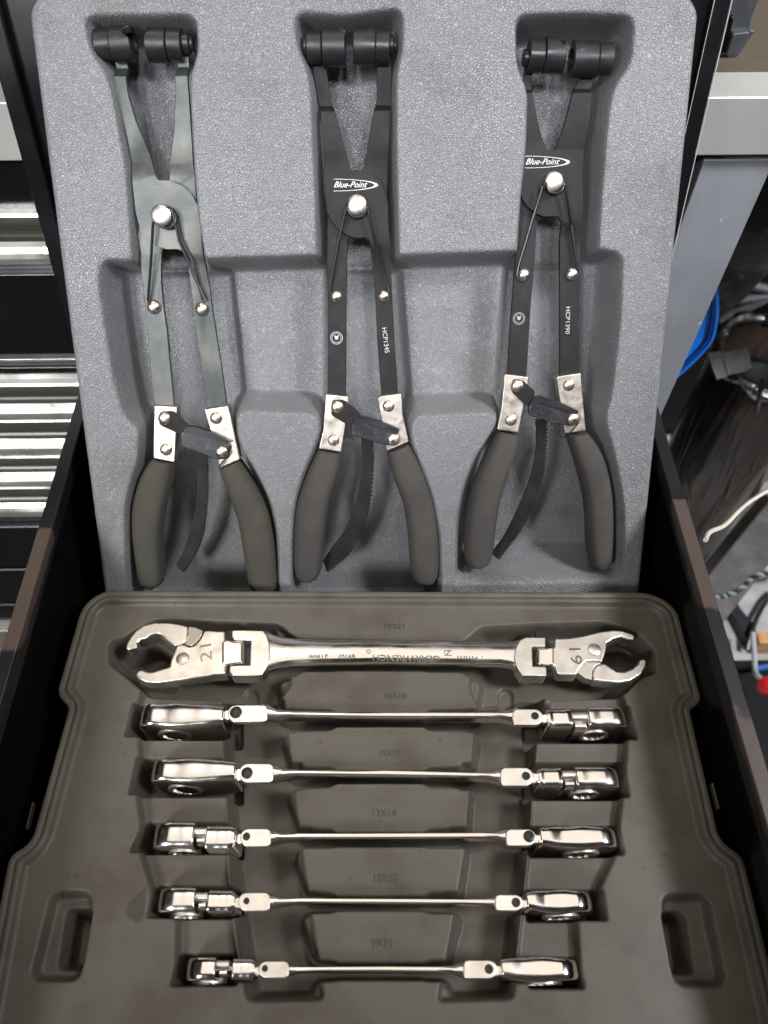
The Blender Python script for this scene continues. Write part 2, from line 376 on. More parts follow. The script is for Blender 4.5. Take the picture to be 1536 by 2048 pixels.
# ---- grey tray that leans at the back of the drawer
fu = Field(FUP, [(50, -22), (1404, -22), (1268, 1300), (222, 1300)], 0.00048, 62)
DP = -0.033
P1 = [(166, 30), (392, 27), (397, 105), (380, 150), (384, 260), (392, 380), (402, 470), (420, 560), (262, 560), (262, 490), (250, 337), (228, 214), (213, 147), (180, 105)]
P2 = [(588, 22), (690, 30), (806, 14), (806, 100), (793, 145), (793, 300), (800, 560), (634, 560), (630, 400), (621, 180), (609, 127), (592, 92)]
P3 = [(1030, 28), (1150, 24), (1270, 30), (1264, 125), (1226, 178), (1215, 250), (1203, 400), (1196, 560), (1030, 560), (1040, 400), (1051, 300), (1055, 178), (1033, 135)]
for P in (P1, P2, P3): fu.carve(P, DP, 0.0058, 24)
Mid = [(198, 516), (265, 519), (640, 508), (800, 508), (1195, 494), (1248, 505), (1243, 640), (1224, 800), (1211, 835), (1235, 925), (1250, 1010), (1252, 1160), (912, 1168), (900, 1260), (250, 1260), (247, 1010), (262, 950), (284, 900), (280, 862), (248, 838), (225, 760), (195, 570)]
fu.carve(Mid, -0.027, 0.0078, 22)
# deeper channels under the pliers, sloping rest panels between them
fu.carve([(262, 540), (450, 535), (478, 800), (470, 880), (560, 1240), (262, 1240), (275, 900), (285, 800)], -0.036, 0.005, 14)
fu.carve([(640, 530), (810, 530), (830, 800), (870, 1240), (590, 1240), (640, 880), (640, 800)], -0.036, 0.005, 14)
fu.carve([(1020, 525), (1195, 520), (1190, 800), (1230, 1000), (1235, 1140), (925, 1145), (960, 950), (1000, 800)], -0.036, 0.005, 14)
I1 = [(474, 822), (628, 828), (640, 848), (632, 885), (608, 940), (588, 1000), (582, 1070), (582, 1330), (562, 1330), (556, 1080), (543, 1010), (512, 945), (480, 895), (472, 860)]
I2 = [(824, 832), (988, 826), (996, 845), (978, 875), (948, 920), (924, 982), (913, 1045), (911, 1150), (905, 1330), (886, 1330), (882, 1080), (868, 1000), (845, 935), (822, 885)]
for P in (I1, I2): fu.lift(P, -0.0015, 0.0075, 22)
fu.lift([(886, 1176), (1268, 1168), (1268, 1330), (886, 1330)], -0.001, 0.006, 12)
fu.lift([(222, 1262), (900, 1262), (900, 1330), (222, 1330)], -0.001, 0.006, 12)
fu.blur(4)
rs = random.Random(8)
for cx, cy, L in ((215, 1000, 30), (235, 1040, 26), (236, 1110, 22), (870, 755, 40), (508, 800, 24)):
    for k in range(6):
        a = rs.uniform(-1.2, 1.8); l2 = L*rs.uniform(0.4, 1); x, y = cx, cy
        for sgm in range(5):
            a += rs.uniform(-0.5, 0.5); nx_, ny_ = x+math.cos(a)*l2/5, y+math.sin(a)*l2/5
            fu.scuff([(x-0.5, y-0.5), (nx_-0.5, ny_-0.5), (nx_+0.6, ny_+0.6), (x+0.6, y+0.6)], 0.28, 0.0006, r=0.1); x, y = nx_, ny_
plier_tray = fu.build('plier_tray', M['grey'], 0.030, 0.0035)
setp(plier_tray, 'large grey grained plastic tray leaning upright with three pliers in its recesses', 'tool tray')

# ---- olive tray lying flat in the drawer
OUT = [(172, 1180, 55), (1346, 1184, 70), (1374, 1290), (1405, 1402, 14), (1380, 1418, 8), (1440, 1680, 22), (1487, 1712, 16), (1585, 2110, 40), (-60, 2110, 40), (17, 1712, 16), (62, 1684, 22), (137, 1415, 8), (112, 1388, 14)]
fl = Field(FLOW, OUT, 0.00047, 20)
# rim: flat lip, fine groove, second lip, step down to the deck
d = -fl.D
prof_x = [0, .0030, .0034, .0038, .0042, .0070, .0078, .0092, 1]
prof_h = [0, 0, -.0009, -.0009, 0.0004, 0.0004, -.0022, -.0030, -.0030]
fl.H = np.interp(d, prof_x, prof_h)
DK, DV = -0.0030, -0.026
fl.carve([(212, 1278), (246, 1268), (300, 1234), (440, 1236), (560, 1242), (592, 1272), (930, 1278), (962, 1248), (1080, 1242), (1210, 1238), (1280, 1262), (1314, 1296), (1316, 1342), (1288, 1350), (1250, 1388), (1100, 1392), (950, 1400), (930, 1340), (600, 1338), (560, 1395), (430, 1392), (290, 1388), (250, 1352), (212, 1322)], -0.020, 0.0030, 10)
fl.carve([(430, 1385), (566, 1385), (590, 1600), (612, 1760), (650, 2000), (490, 2004), (470, 1880), (448, 1700)], DV, 0.0045, 14)
fl.carve([(955, 1385), (1092, 1385), (1072, 1600), (1055, 1760), (1030, 2000), (872, 2004), (900, 1880), (930, 1700)], DV, 0.0045, 14)
fl.carve([(280, 1368), (440, 1368), (450, 1405), (270, 1405)], -0.0090, 0.0014, 4)
fl.carve([(1108, 1380), (1250, 1382), (1258, 1412), (1100, 1412)], -0.0090, 0.0014, 4)
fl.carve([(262, 1400), (445, 1400), (455, 1770), (478, 1966), (346, 1966), (348, 1838), (300, 1832), (296, 1770), (274, 1698), (276, 1640), (268, 1580), (274, 1512), (272, 1466)], -0.0090, 0.0014, 4)
fl.carve([(1080, 1404), (1262, 1404), (1258, 1508), (1250, 1590), (1244, 1640), (1240, 1700), (1206, 1772), (1208, 1832), (1160, 1840), (1166, 1966), (1030, 1966), (1060, 1700)], -0.0090, 0.0014, 4)
for x0, x1, xb0, xb1, y0, y1 in ((262, 1262, 246, 1278, 1400, 1468), (270, 1250, 254, 1262, 1508, 1584), (285, 1240, 256, 1252, 1638, 1700), (305, 1208, 290, 1218, 1768, 1832), (352, 1162, 338, 1172, 1906, 1970)):
    fl.carve([(x0, y0), (470, y0), (470, y1), (xb0, y1)], -0.034, 0.0014, 3)
    fl.carve([(1060, y0+8), (x1, y0+8), (xb1, y1+6), (1060, y1+6)], -0.034, 0.0014, 3)
    fl.carve([(440, y0+14), (1080, y0+14), (1080, y1-8), (440, y1-8)], -0.026, 0.0015, 2)
fl.carve([(215, 1290), (250, 1275), (300, 1258), (345, 1290), (335, 1360), (262, 1352), (235, 1332)], -0.034, 0.003, 10)
fl.carve([(1190, 1285), (1262, 1272), (1310, 1298), (1310, 1340), (1270, 1348), (1200, 1335)], -0.034, 0.003, 10)
# middle blocks that carry the sizes, each with a low step to its left and right and tabs over the shafts
def mid(l0, l1, r1, r0, y0, y1, tab=(660, 860)):
    fl.lift([(l0-14, y0+4), (r0+14, y0+4), (r1+24, y1-2), (l1-24, y1-2)], -0.0095, 0.0035, 10)
    fl.lift([(l0+8, y0+2), (tab[0], y0), (tab[0]+12, y0-8), (tab[1]-12, y0-8), (tab[1], y0), (r0-8, y0+2), (r1, y1-2), (tab[1], y1), (tab[1]-12, y1+7), (tab[0]+12, y1+7), (tab[0], y1), (l1, y1-2)], DK-0.0002, 0.0016, 5)
mid(560, 575, 940, 958, 1216, 1262)
mid(572, 592, 928, 950, 1345, 1416)
mid(580, 604, 922, 946, 1456, 1532)
mid(592, 622, 896, 928, 1570, 1656)
mid(606, 634, 886, 916, 1698, 1784)
mid(620, 648, 868, 906, 1826, 1918)
mid(640, 650, 876, 886, 1968, 2020)
for cx, cy, rx, ry in ((492, 1374, 17, 24), (516, 1606, 18, 34), (1021, 1374, 18, 26), (996, 1612, 19, 34), (560, 1870, 26, 50), (968, 1870, 24, 50)):
    fl.carve([(cx-rx, cy-ry), (cx+rx, cy-ry), (cx+rx, cy+ry), (cx-rx, cy+ry)], -0.022, 0.0018, rx)
# hand holes
fl.carve([(96, 1778), (185, 1778), (158, 1964), (50, 1964)], -0.009, 0.0028, 26)
fl.carve([(120, 1812), (183, 1812), (160, 1938), (100, 1938)], -0.026, 0.003, 14)
fl.carve([(1323, 1784), (1422, 1784), (1462, 1974), (1352, 1974)], -0.009, 0.0028, 26)
fl.carve([(1325, 1818), (1382, 1818), (1402, 1948), (1350, 1948)], -0.026, 0.003, 14)
fl.blur(2)
fl.scuff([(288, 1770), (286, 1832), (272, 1846), (256, 1836), (244, 1826), (256, 1800)], 0.8, 0.0004, 0.0006)
for x, y, r in ((205, 1432, 4), (222, 1462, 3), (236, 1482, 3), (130, 1748, 5), (150, 1750, 5), (246, 1504, 3), (1335, 1708, 8), (1326, 1728, 6), (1290, 1735, 4), (232, 1622, 3), (640, 1480, 5), (700, 1390, 4), (760, 1640, 5), (840, 1700, 4), (880, 1478, 5), (700, 1756, 6)):
    fl.scuff([(x-r, y-r*0.5), (x+r*0.6, y-r*0.7), (x+r, y+r*0.4), (x-r*0.4, y+r*0.6)], 0.75, 0.0012, 0.0005)
rs = random.Random(3)
for k in range(150):
    x = rs.uniform(150, 1420); y = rs.uniform(1200, 2040); r = rs.uniform(0.8, 2.0)
    fl.scuff([(x-r, y-r), (x+r, y-r), (x+r, y+r), (x-r, y+r)], 0.8, 0.0004, 0.0002)
wrench_tray = fl.build('wrench_tray', M['olive'], 0.012, 0.0012)
setp(wrench_tray, 'dusty olive grey plastic tray lying flat in the drawer holding six wrenches', 'tool tray')
M['num_dark'] = mat('number_filled_with_grime', (0.050, 0.043, 0.034), 0.6)  # darker raised number
WT = Wrap(FLOW, wrench_tray)
for s, x, y, wd, hh in (('19X21', 789, 1258, 38, 11), ('16X18', 791, 1398, 42, 12), ('15X17', 781, 1513, 42, 12), ('13X14', 769, 1634, 46, 14), ('10X12', 771, 1764, 46, 15), ('9X11', 762, 1896, 40, 16)):
    text(WT, s, (x-wd/2, y), (x+wd/2, y), hh, DK-0.0002, M['num_dark'], 0.0010, name='moulded_number')

# ------------------------------------------------------------------ open drawer
Tdr = Thing('open_drawer', FLOW, 768, 1500, -0.045, 'open black drawer that both tool trays sit in', 'drawer')
RH = 0.043
def lineX(px, py, h): return FLOW.l(px, py, h)[0]
xl = (lineX(100, 960, RH)+lineX(5, 1310, RH))/2; xr = (lineX(1390, 1060, RH)+lineX(1500, 1420, RH))/2
y0d, y1d = -0.16, YC+0.02
RW = 0.0065
def dusty(o, zone):  # unused; meant for the rim's painted reflection zone
    me = o.data; a = me.attributes.new('scuff', 'FLOAT', 'POINT'); return a
def wall_strip(name, xa, xb, za, zb, m, seg=160):
    bm = bmesh.new(); n = seg; rings = []
    for i in range(n+1):
        y = y0d+(y1d-y0d)*i/n
        rings.append([bm.verts.new((x-Tdr.a[0], y-Tdr.a[1], z-Tdr.h)) for x, z in ((xa, za), (xb, za), (xb, zb), (xa, zb))])
    for i in range(n):
        for k in range(4): bm.faces.new((rings[i][k], rings[i][(k+1) % 4], rings[i+1][(k+1) % 4], rings[i+1][k]))
    bm.faces.new(rings[0]); bm.faces.new(rings[-1][::-1]); return bm
for sgn, xo in ((-1, xl), (1, xr)):
    o = bm_link('drawer_side', wall_strip('s', xo, xo-sgn*0.0012, -0.05, RH, M['paint'], 2), M['paint'], Tdr, 0.0004)
    bm = wall_strip('r', xo-sgn*0.0001, xo-sgn*(RW+0.0015), RH-0.010, RH+0.0006, M['paint_reflect'], 700)
    me_o = bm_link('drawer_rim', bm, M['paint_reflect'], Tdr, 0.0009)
    # brown reflections painted onto the gloss rim, with ragged ends
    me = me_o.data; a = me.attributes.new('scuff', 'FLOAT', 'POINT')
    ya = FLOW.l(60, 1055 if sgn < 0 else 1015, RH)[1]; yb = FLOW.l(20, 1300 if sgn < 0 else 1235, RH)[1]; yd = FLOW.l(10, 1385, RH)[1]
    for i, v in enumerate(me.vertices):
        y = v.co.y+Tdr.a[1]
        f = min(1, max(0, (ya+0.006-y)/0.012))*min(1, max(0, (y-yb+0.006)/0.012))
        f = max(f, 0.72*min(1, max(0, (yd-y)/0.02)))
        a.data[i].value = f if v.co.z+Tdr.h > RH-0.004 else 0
bm_link('drawer_floor', box_bm(xl-Tdr.a[0]+0.001, xr-Tdr.a[0]-0.001, y0d-Tdr.a[1], y1d-Tdr.a[1], -0.006, -0.001), M['liner'], Tdr)
# light showing through punched side slots, modelled as pale bars
for sgn, pa, pb in ((-1, (67, 1605), (56, 1660)), (1, (1422, 1568), (1436, 1619))):
    xw = (xl if sgn < 0 else xr)-sgn*0.0012
    fr = Frame((xw, 0, 0), (0, -sgn*1.0, 0), (0, 0, 1)) if sgn < 0 else Frame((xw, 0, 0), (0, -1, 0), (0, 0, 1))
    qa = fr.l(*pa); qb = fr.l(*pb); A = fr.w(*qa); B = fr.w(*qb)
    ys = sorted((A[1], B[1])); zm = (A[2]+B[2])/2
    bm = box_bm(xw-Tdr.a[0]-0.0004, xw-Tdr.a[0]+0.0004, ys[0]-Tdr.a[1], ys[1]-Tdr.a[1], zm-Tdr.h-0.0020, zm-Tdr.h+0.0020)
    bm_link('slot_light_bar', bm, M['print'], Tdr, 0.0002)
# the back of the drawer rises behind the leaning tray only below the rim

# ------------------------------------------------------------------ hose clamp pliers
def grip(T, left, right, h, thick, m, rnd_end=True):
    n = min(len(left), len(right)); Lc = crom([T.l(*p, h-thick/2) for p in left[:n]], 5); Rc = crom([T.l(*p, h-thick/2) for p in right[:n]], 5)
    bm = bmesh.new(); rings = []; K = 28; N = len(Lc)
    ends = []
    tot = 0; acc = [0]
    for i in range(1, N):
        tot += np.linalg.norm((Lc[i]+Rc[i]-Lc[i-1]-Rc[i-1])/2); acc.append(tot)
    for i in range(N):
        c = (Lc[i]+Rc[i])/2; hw = (Rc[i]-Lc[i])/2; W = np.linalg.norm(hw)
        s = 1.0; rem = tot-acc[i]
        if rnd_end and rem < W: s = math.sqrt(max(0, 1-((W-rem)/W)**2))
        s = max(s, 0.04)
        if acc[i] < 0.0012: s *= 0.93+0.07*acc[i]/0.0012
        ring = []
        for k in range(K):
            a = 2*math.pi*k/K; ca, sa = math.cos(a), math.sin(a); e = 0.72
            x = math.copysign(abs(ca)**e, ca); z = math.copysign(abs(sa)**e, sa)
            p = c+hw*x*s
            ring.append(bm.verts.new((p[0], p[1], h-T.h-thick/2+z*thick/2*(0.35+0.65*s))))
        rings.append(ring)
    for i in range(N-1):
        for k in range(K): bm.faces.new((rings[i][k], rings[i][(k+1) % K], rings[i+1][(k+1) % K], rings[i+1][k]))
    bm.faces.new(rings[0]); bm.faces.new(rings[-1])
    return bm_link('grip', bm, m, T, smooth='force')
def barrel(T, name, x0, x1, ytop, ybot, h, m, ang=0.0, n=40, hollow=0, tilt=0.0, notch=None):
    """cylinder lying across; silhouette given in the photo"""
    a = T.l(x0, (ytop+ybot)/2, h); b = T.l(x1, (ytop+ybot)/2+tilt, h)
    r = abs(T.l(x0, ytop, h)[1]-T.l(x0, ybot, h)[1])/2; L = np.linalg.norm(b-a)
    d = nrm(b-a); X = Vector((d[0], d[1], 0)); Z = Vector((0, 0, 1)); Y = Z.cross(X)
    Mx = Matrix(((Y.x, Z.x, X.x, a[0]), (Y.y, Z.y, X.y, a[1]), (Y.z, Z.z, X.z, h-T.h), (0, 0, 0, 1)))
    bv = 0.0004
    prof = [(r*0.55, 0), (r-bv, 0), (r, bv), (r, L-bv), (r-bv, L), (r*0.55, L)]
    if hollow == 1: prof = [(0, L*0.5), (r*0.62, L*0.5), (r*0.62, 0)]+prof[1:-1]+[(0, L)]
    elif hollow == 2: prof = [(0, 0)]+prof[1:-1]+[(r*0.62, L), (r*0.62, L*0.5), (0, L*0.5)]
    else: prof = [(0, 0)]+prof[1:-1]+[(0, L)]
    bm = lathe_bm(prof, n, M=Mx)
    if notch:   # V cut into the open end: pull end vertices near an angle back
        for v in bm.verts:
            q = Mx.inverted() @ v.co
            an = math.atan2(q.y, q.x)
            near = q.z < L*0.3 if notch[0] == 1 else q.z > L*0.7
            dd = abs((an-notch[1]+math.pi) % (2*math.pi)-math.pi)
            if near and dd < 0.42 and q.xy.length > r*0.5:
                s = (1-dd/0.42)**0.5*L*0.34; v.co = Mx @ Vector((q.x, q.y, q.z+(s if notch[0] == 1 else -s)))
    o = bm_link(name, bm, m, T, smooth='force'); o.data.shade_auto_smooth if False else None
    return o
def ratchet(T, left, right, h, m, tooth='R'):
    L = crom([T.l(*p, h) for p in left], 11); R = crom([T.l(*p, h) for p in right], 11)
    E = []
    S_ = R if tooth == 'R' else L
    for i in range(len(S_)-1):
        a, b = S_[i], S_[i+1]; t = nrm(b-a); nv = np.array([-t[1], t[0]])
        c = (L[min(i, len(L)-1)]+R[min(i, len(R)-1)])/2
        if np.dot(nv, a-c) < 0: nv = -nv
        E.append(a+nv*0.0007); E.append(a*0.35+b*0.65-nv*0.0006)
    pts = (list(L)+E[::-1])
    return bm_link('ratchet_strip', prism_bm(pts, h-T.h-0.0018, h-T.h), m, T)
def pliers(label, D):
    T = Thing('hose_clamp_pliers', FUP, *D['pivot'][:2], -0.008, label, 'pliers', 'hose clamp pliers lying in the grey tray')
    mk = D['mat']; h0 = -0.0035
    cut = sorted(T.l(D['pivot'][0], y, h0)[1] for y in D['cuts']); top1 = T.l(D['pivot'][0], D['dip1'][0], h0)[1]; top2 = T.l(D['pivot'][0], D['dip1'][1], h0)[1]
    t3 = T.l(D['pivot'][0], D['dip2'][0], h0)[1]; t4 = T.l(D['pivot'][0], D['dip2'][1], h0)[1]
    t5 = T.l(D['pivot'][0], D['leg'][0], h0)[1]; t6 = T.l(D['pivot'][0], D['leg'][1], h0)[1]
    def zf(x, y):   # joggles of the bent flat bars
        z = -0.0022*np.clip((y-top1)/(top2-top1), 0, 1) - 0.006*np.clip((y-t3)/(t4-t3), 0, 1)
        return z - 0.0020*np.clip((t5-y)/(t5-t6), 0, 1)
    cuts = [top1, top2, t3, t4, t5, t6]
    plate(T, 'back_lever', D['back'], h0-0.0034, 0.0030, mk, 0.0004, cuts=cuts, zf=lambda x, y: 0.0020*np.clip((y-top1)/(top2-top1), 0, 1)*0.8+(-0.006*np.clip((y-t3)/(t4-t3), 0, 1))+0.0012*np.clip((t5-y)/(t5-t6), 0, 1))
    o = plate(T, 'front_lever', D['front'], h0, 0.0032, mk, 0.0004, cuts=cuts, zf=zf)
    px, py, pr = D['pivot']
    # spring: coil under the rivet and two straight legs
    cx, cy = T.l(px+D.get('coil', (0, 0))[0], py+6+D.get('coil', (0, 0))[1], h0); r = abs(T.l(px+pr*0.9, py, h0)[0]-T.l(px, py, h0)[0])
    path = [(cx+r*math.cos(t), cy+r*math.sin(t), h0-T.h+0.0008+0.00035*t/2) for t in np.linspace(0, 2*math.pi*3, 60)]
    bm = tube_bm(path, 0.00065, 6)
    for w_ in D['wires']:
        tube_bm([T.l3(*p) for p in w_], 0.00072, 8, bm)
    bm_link('spring', bm, M['wire'], T, smooth='force')
    dome(T, 'pivot_rivet', px, py, pr, h0+0.0030, M['nickel'], 0.32, base=0.0035)
    for sx, sy, sr in D['studs']: dome(T, 'stud', sx, sy, sr, h0-0.0020, M['rivet'], 0.75, base=0.0012)
    hf = h0-0.0005
    for poly in D['ferrules']:
        o = plate(T, 'ferrule', poly, hf+0.0010, 0.0075, M['nickel'], 0.0007, rpx=3)
    for rx, ry, rr in D['rivets']: dome(T, 'rivet', rx, ry, rr, hf+0.0010, M['rivet'], 0.5)
    plate(T, 'latch_link', D['link'], hf+0.0022, 0.0010, M['black'] if mk is M['black'] else M['black'], 0.0002, rpx=6)
    o = plate(T, 'latch_body', D['body'], hf+0.0030, 0.0050, M['latch'], 0.0008, rpx=4)
    B_ = [np.array(T.l(*p, hf+0.003)) for p in D['body']]; cB = sum(B_)/len(B_); lr = T.l(*D['latchrivet'][:2], hf+0.003)
    ax = nrm(lr-cB); pn = np.array([-ax[1], ax[0]]); far = max(np.dot(cB-b, ax) for b in B_); bm = bmesh.new()
    for k in range(9):
        c_ = cB-ax*(far-0.0022-k*0.0013); w2 = 0.0042*(1 if k < 7 else 0.7); w2 = min(w2, max(abs(np.dot(b-cB, pn)) for b in B_)*0.62)
        prism_bm([tuple(c_-pn*w2-ax*0.0002), tuple(c_+pn*w2*0.2-ax*0.0002), tuple(c_+pn*w2*0.2+ax*0.0002), tuple(c_-pn*w2+ax*0.0002)], hf+0.0028-T.h, hf+0.0034-T.h, bm=bm)
    plate(T, 'latch_lip', D['lip'], hf+0.0042, 0.004, M['barrel'], 0.0004, rpx=3)
    bm_link('latch_ribs', bm, mk if mk is not M['black'] else M['black'], T)
    dome(T, 'rivet', *D['latchrivet'], hf+0.0031, M['rivet'], 0.5)
    dome(T, 'rivet', *D['linkrivet'], hf+0.0024, M['rivet'], 0.5)
    if 'clip' in D:
        bm_link('latch_wire', tube_bm([T.l3(x, y, hf+0.0034) for x, y in D['clip']], 0.0004, 6), M['wire'], T, smooth='force')
    ratchet(T, D['rl'], D['rr'], -0.0125, M['black'])
    for gl, gr in D['grips']: grip(T, gl, gr, 0.0005, 0.019, D['gmat'])
    for b in D['barrels']: barrel(T, *b[:6], M['barrel'], **(b[6] if len(b) > 6 else {}))
    return T
BH = -0.0085
D1 = dict(mat=M['greybar'], gmat=M['gripg'], pivot=(323, 431, 21.5), coil=(14, 0), cuts=[], dip1=(348, 325), dip2=(150, 128), leg=(508, 530),
  front=[(216, 100), (238, 98), (246, 129), (252, 184), (268, 239), (295, 306), (311, 352), (317, 360), (338, 361), (363, 370), (384, 389), (395, 410), (401, 459), (407, 520), (418, 581), (423, 621), (440, 726), (452, 812), (415, 816), (401, 726), (391, 656), (375, 533), (370, 515), (363, 501), (352, 498), (335, 499), (314, 493), (292, 477), (280, 459), (271, 422), (265, 367), (262, 330), (252, 275), (237, 214), (225, 162), (222, 132)],
  back=[(350, 122), (350, 95), (372, 95), (375, 129), (379, 184), (385, 275), (390, 358), (394, 415), (370, 450), (330, 480), (323, 508), (324, 566), (329, 618), (335, 656), (343, 744), (350, 814), (310, 809), (303, 744), (294, 638), (284, 550), (281, 505), (274, 470), (280, 440), (320, 400), (338, 357), (341, 330), (349, 260), (352, 184)],
  wires=[[(306, 444, .001), (302, 520, -.001), (296, 600, -.0035), (300, 606, -.0038)], [(345, 420, .0005), (358, 480, -.001), (385, 545, -.003), (411, 602, -.0035), (405, 600, -.0036)], [(351, 428, .0), (364, 480, -.002), (384, 520, -.0025), (405, 598, -.0045)]],
  studs=[(308, 614, 14.5), (404, 618, 14.5)],
  ferrules=[[(309, 811), (355, 814), (354, 818), (349, 925), (307, 916), (307, 890)], [(408, 819), (456, 811), (462, 835), (480, 919), (440, 937), (427, 884)]],
  rivets=[(332, 899, 12.5), (432, 836, 12.5)], link=[(318, 824), (345, 822), (376, 848), (386, 864), (366, 872), (345, 862), (318, 850)], linkrivet=(329, 837, 13),
  body=[(360, 868), (372, 857), (388, 862), (425, 874), (452, 882), (462, 892), (456, 918), (434, 920), (362, 893)], latchrivet=(444, 904, 13), lip=[(364, 866), (373, 853), (392, 854), (430, 868), (462, 884), (454, 888), (425, 877), (386, 866)], clip=[(455, 895), (458, 908), (442, 928), (438, 936)],
  rl=[(387, 895), (393, 937), (393, 990), (387, 1035), (373, 1085), (352, 1130)], rr=[(412, 895), (415, 954), (413, 1010), (406, 1065), (391, 1106), (366, 1145)],
  grips=[([(307, 914), (285, 950), (270, 1000), (267, 1050), (273, 1113), (283, 1178)], [(349, 922), (347, 955), (335, 1000), (326, 1055), (327, 1113), (330, 1172)]),
         ([(440, 934), (461, 990), (477, 1038), (487, 1095), (495, 1145), (504, 1188)], [(480, 918), (514, 968), (537, 1015), (549, 1065), (556, 1130), (560, 1184)])],
  barrels=[('jaw_ring', 194, 226, 58, 122, BH, dict(tilt=-2)), ('jaw_barrel', 226, 268, 53, 126, BH, dict(hollow=2, notch=(2, 1.0), tilt=-2)), ('jaw_barrel', 296, 336, 54, 126, BH, dict(hollow=1, notch=(1, 0.7), tilt=1)), ('jaw_ring', 337, 366, 56, 123, BH, dict(tilt=1)), ('jaw_bolt', 366, 380, 65, 110, BH, {}), ('jaw_bolt', 380, 388, 70, 104, BH, {})])
D1['black_barrels'] = 1
for i, b in enumerate(D1['barrels']): D1['barrels'][i] = b+(M['black'],)
D2 = dict(mat=M['black'], gmat=M['grip'], pivot=(714, 410, 20.5), cuts=[], dip1=(336, 300), dip2=(220, 206), leg=(490, 512),
  front=[(619, 95), (643, 95), (651, 128), (656, 165), (660, 194), (667, 212), (690, 297), (702, 339), (717, 342), (742, 348), (760, 363), (772, 388), (776, 409), (777, 450), (781, 500), (784, 585), (790, 691), (797, 790), (763, 794), (755, 691), (750, 585), (742, 500), (739, 481), (730, 475), (717, 477), (696, 472), (681, 463), (666, 448), (654, 424), (651, 394), (646, 303), (640, 218), (633, 194), (625, 145)],
  back=[(754, 95), (779, 95), (784, 128), (783, 206), (778, 303), (774, 400), (740, 440), (695, 480), (693, 600), (692, 792), (656, 792), (656, 600), (654, 515), (655, 430), (700, 380), (725, 339), (733, 306), (748, 218), (754, 194)],
  wires=[[(693, 415, .001), (676, 490, -.001), (661, 575, -.0035), (661, 596, -.0038)], [(735, 414, .001), (750, 480, -.0005), (756, 505, -.003), (778, 578, -.0035), (777, 596, -.0038)]],
  studs=[(673, 593, 12.5), (768, 592, 12.5)],
  ferrules=[[(651, 788), (697, 793), (697, 812), (690, 860), (683, 905), (637, 898), (646, 860)], [(755, 796), (762, 792), (803, 787), (806, 832), (818, 884), (773, 903), (767, 860)]],
  rivets=[(667, 880, 12), (777, 812, 12)], link=[(664, 800), (688, 800), (720, 826), (726, 842), (702, 854), (662, 830)], linkrivet=(675, 814, 13),
  body=[(703, 852), (712, 838), (724, 840), (770, 852), (795, 863), (801, 880), (786, 893), (762, 888), (704, 872)], latchrivet=(787, 879, 13), lip=[(704, 852), (713, 834), (727, 833), (772, 847), (799, 858), (797, 866), (770, 857), (722, 845)],
  rl=[(722, 872), (724, 937), (711, 1007), (690, 1060), (665, 1095), (646, 1122)], rr=[(744, 884), (746, 937), (737, 1020), (719, 1070), (693, 1113), (654, 1145)],
  grips=[([(637, 896), (612, 950), (594, 1007), (588, 1065), (588, 1120), (595, 1163)], [(683, 903), (679, 937), (662, 990), (653, 1042), (648, 1100), (640, 1160)]),
         ([(773, 902), (787, 955), (806, 1007), (815, 1065), (819, 1120), (826, 1166)], [(818, 884), (843, 928), (863, 982), (874, 1042), (879, 1105), (875, 1168)])],
  barrels=[('jaw_bolt', 607, 614, 72, 114, BH, {}), ('jaw_ring', 614, 644, 62, 129, BH, dict(tilt=0)), ('jaw_barrel', 645, 691, 57, 134, BH, dict(hollow=2, notch=(2, 0.5))), ('jaw_barrel', 707, 751, 55, 132, BH, dict(hollow=1, tilt=1)), ('jaw_ring', 751, 779, 58, 130, BH, dict(tilt=1)), ('jaw_bolt', 779, 787, 70, 112, BH, {}), ('jaw_bolt', 787, 793, 78, 106, BH, {})])
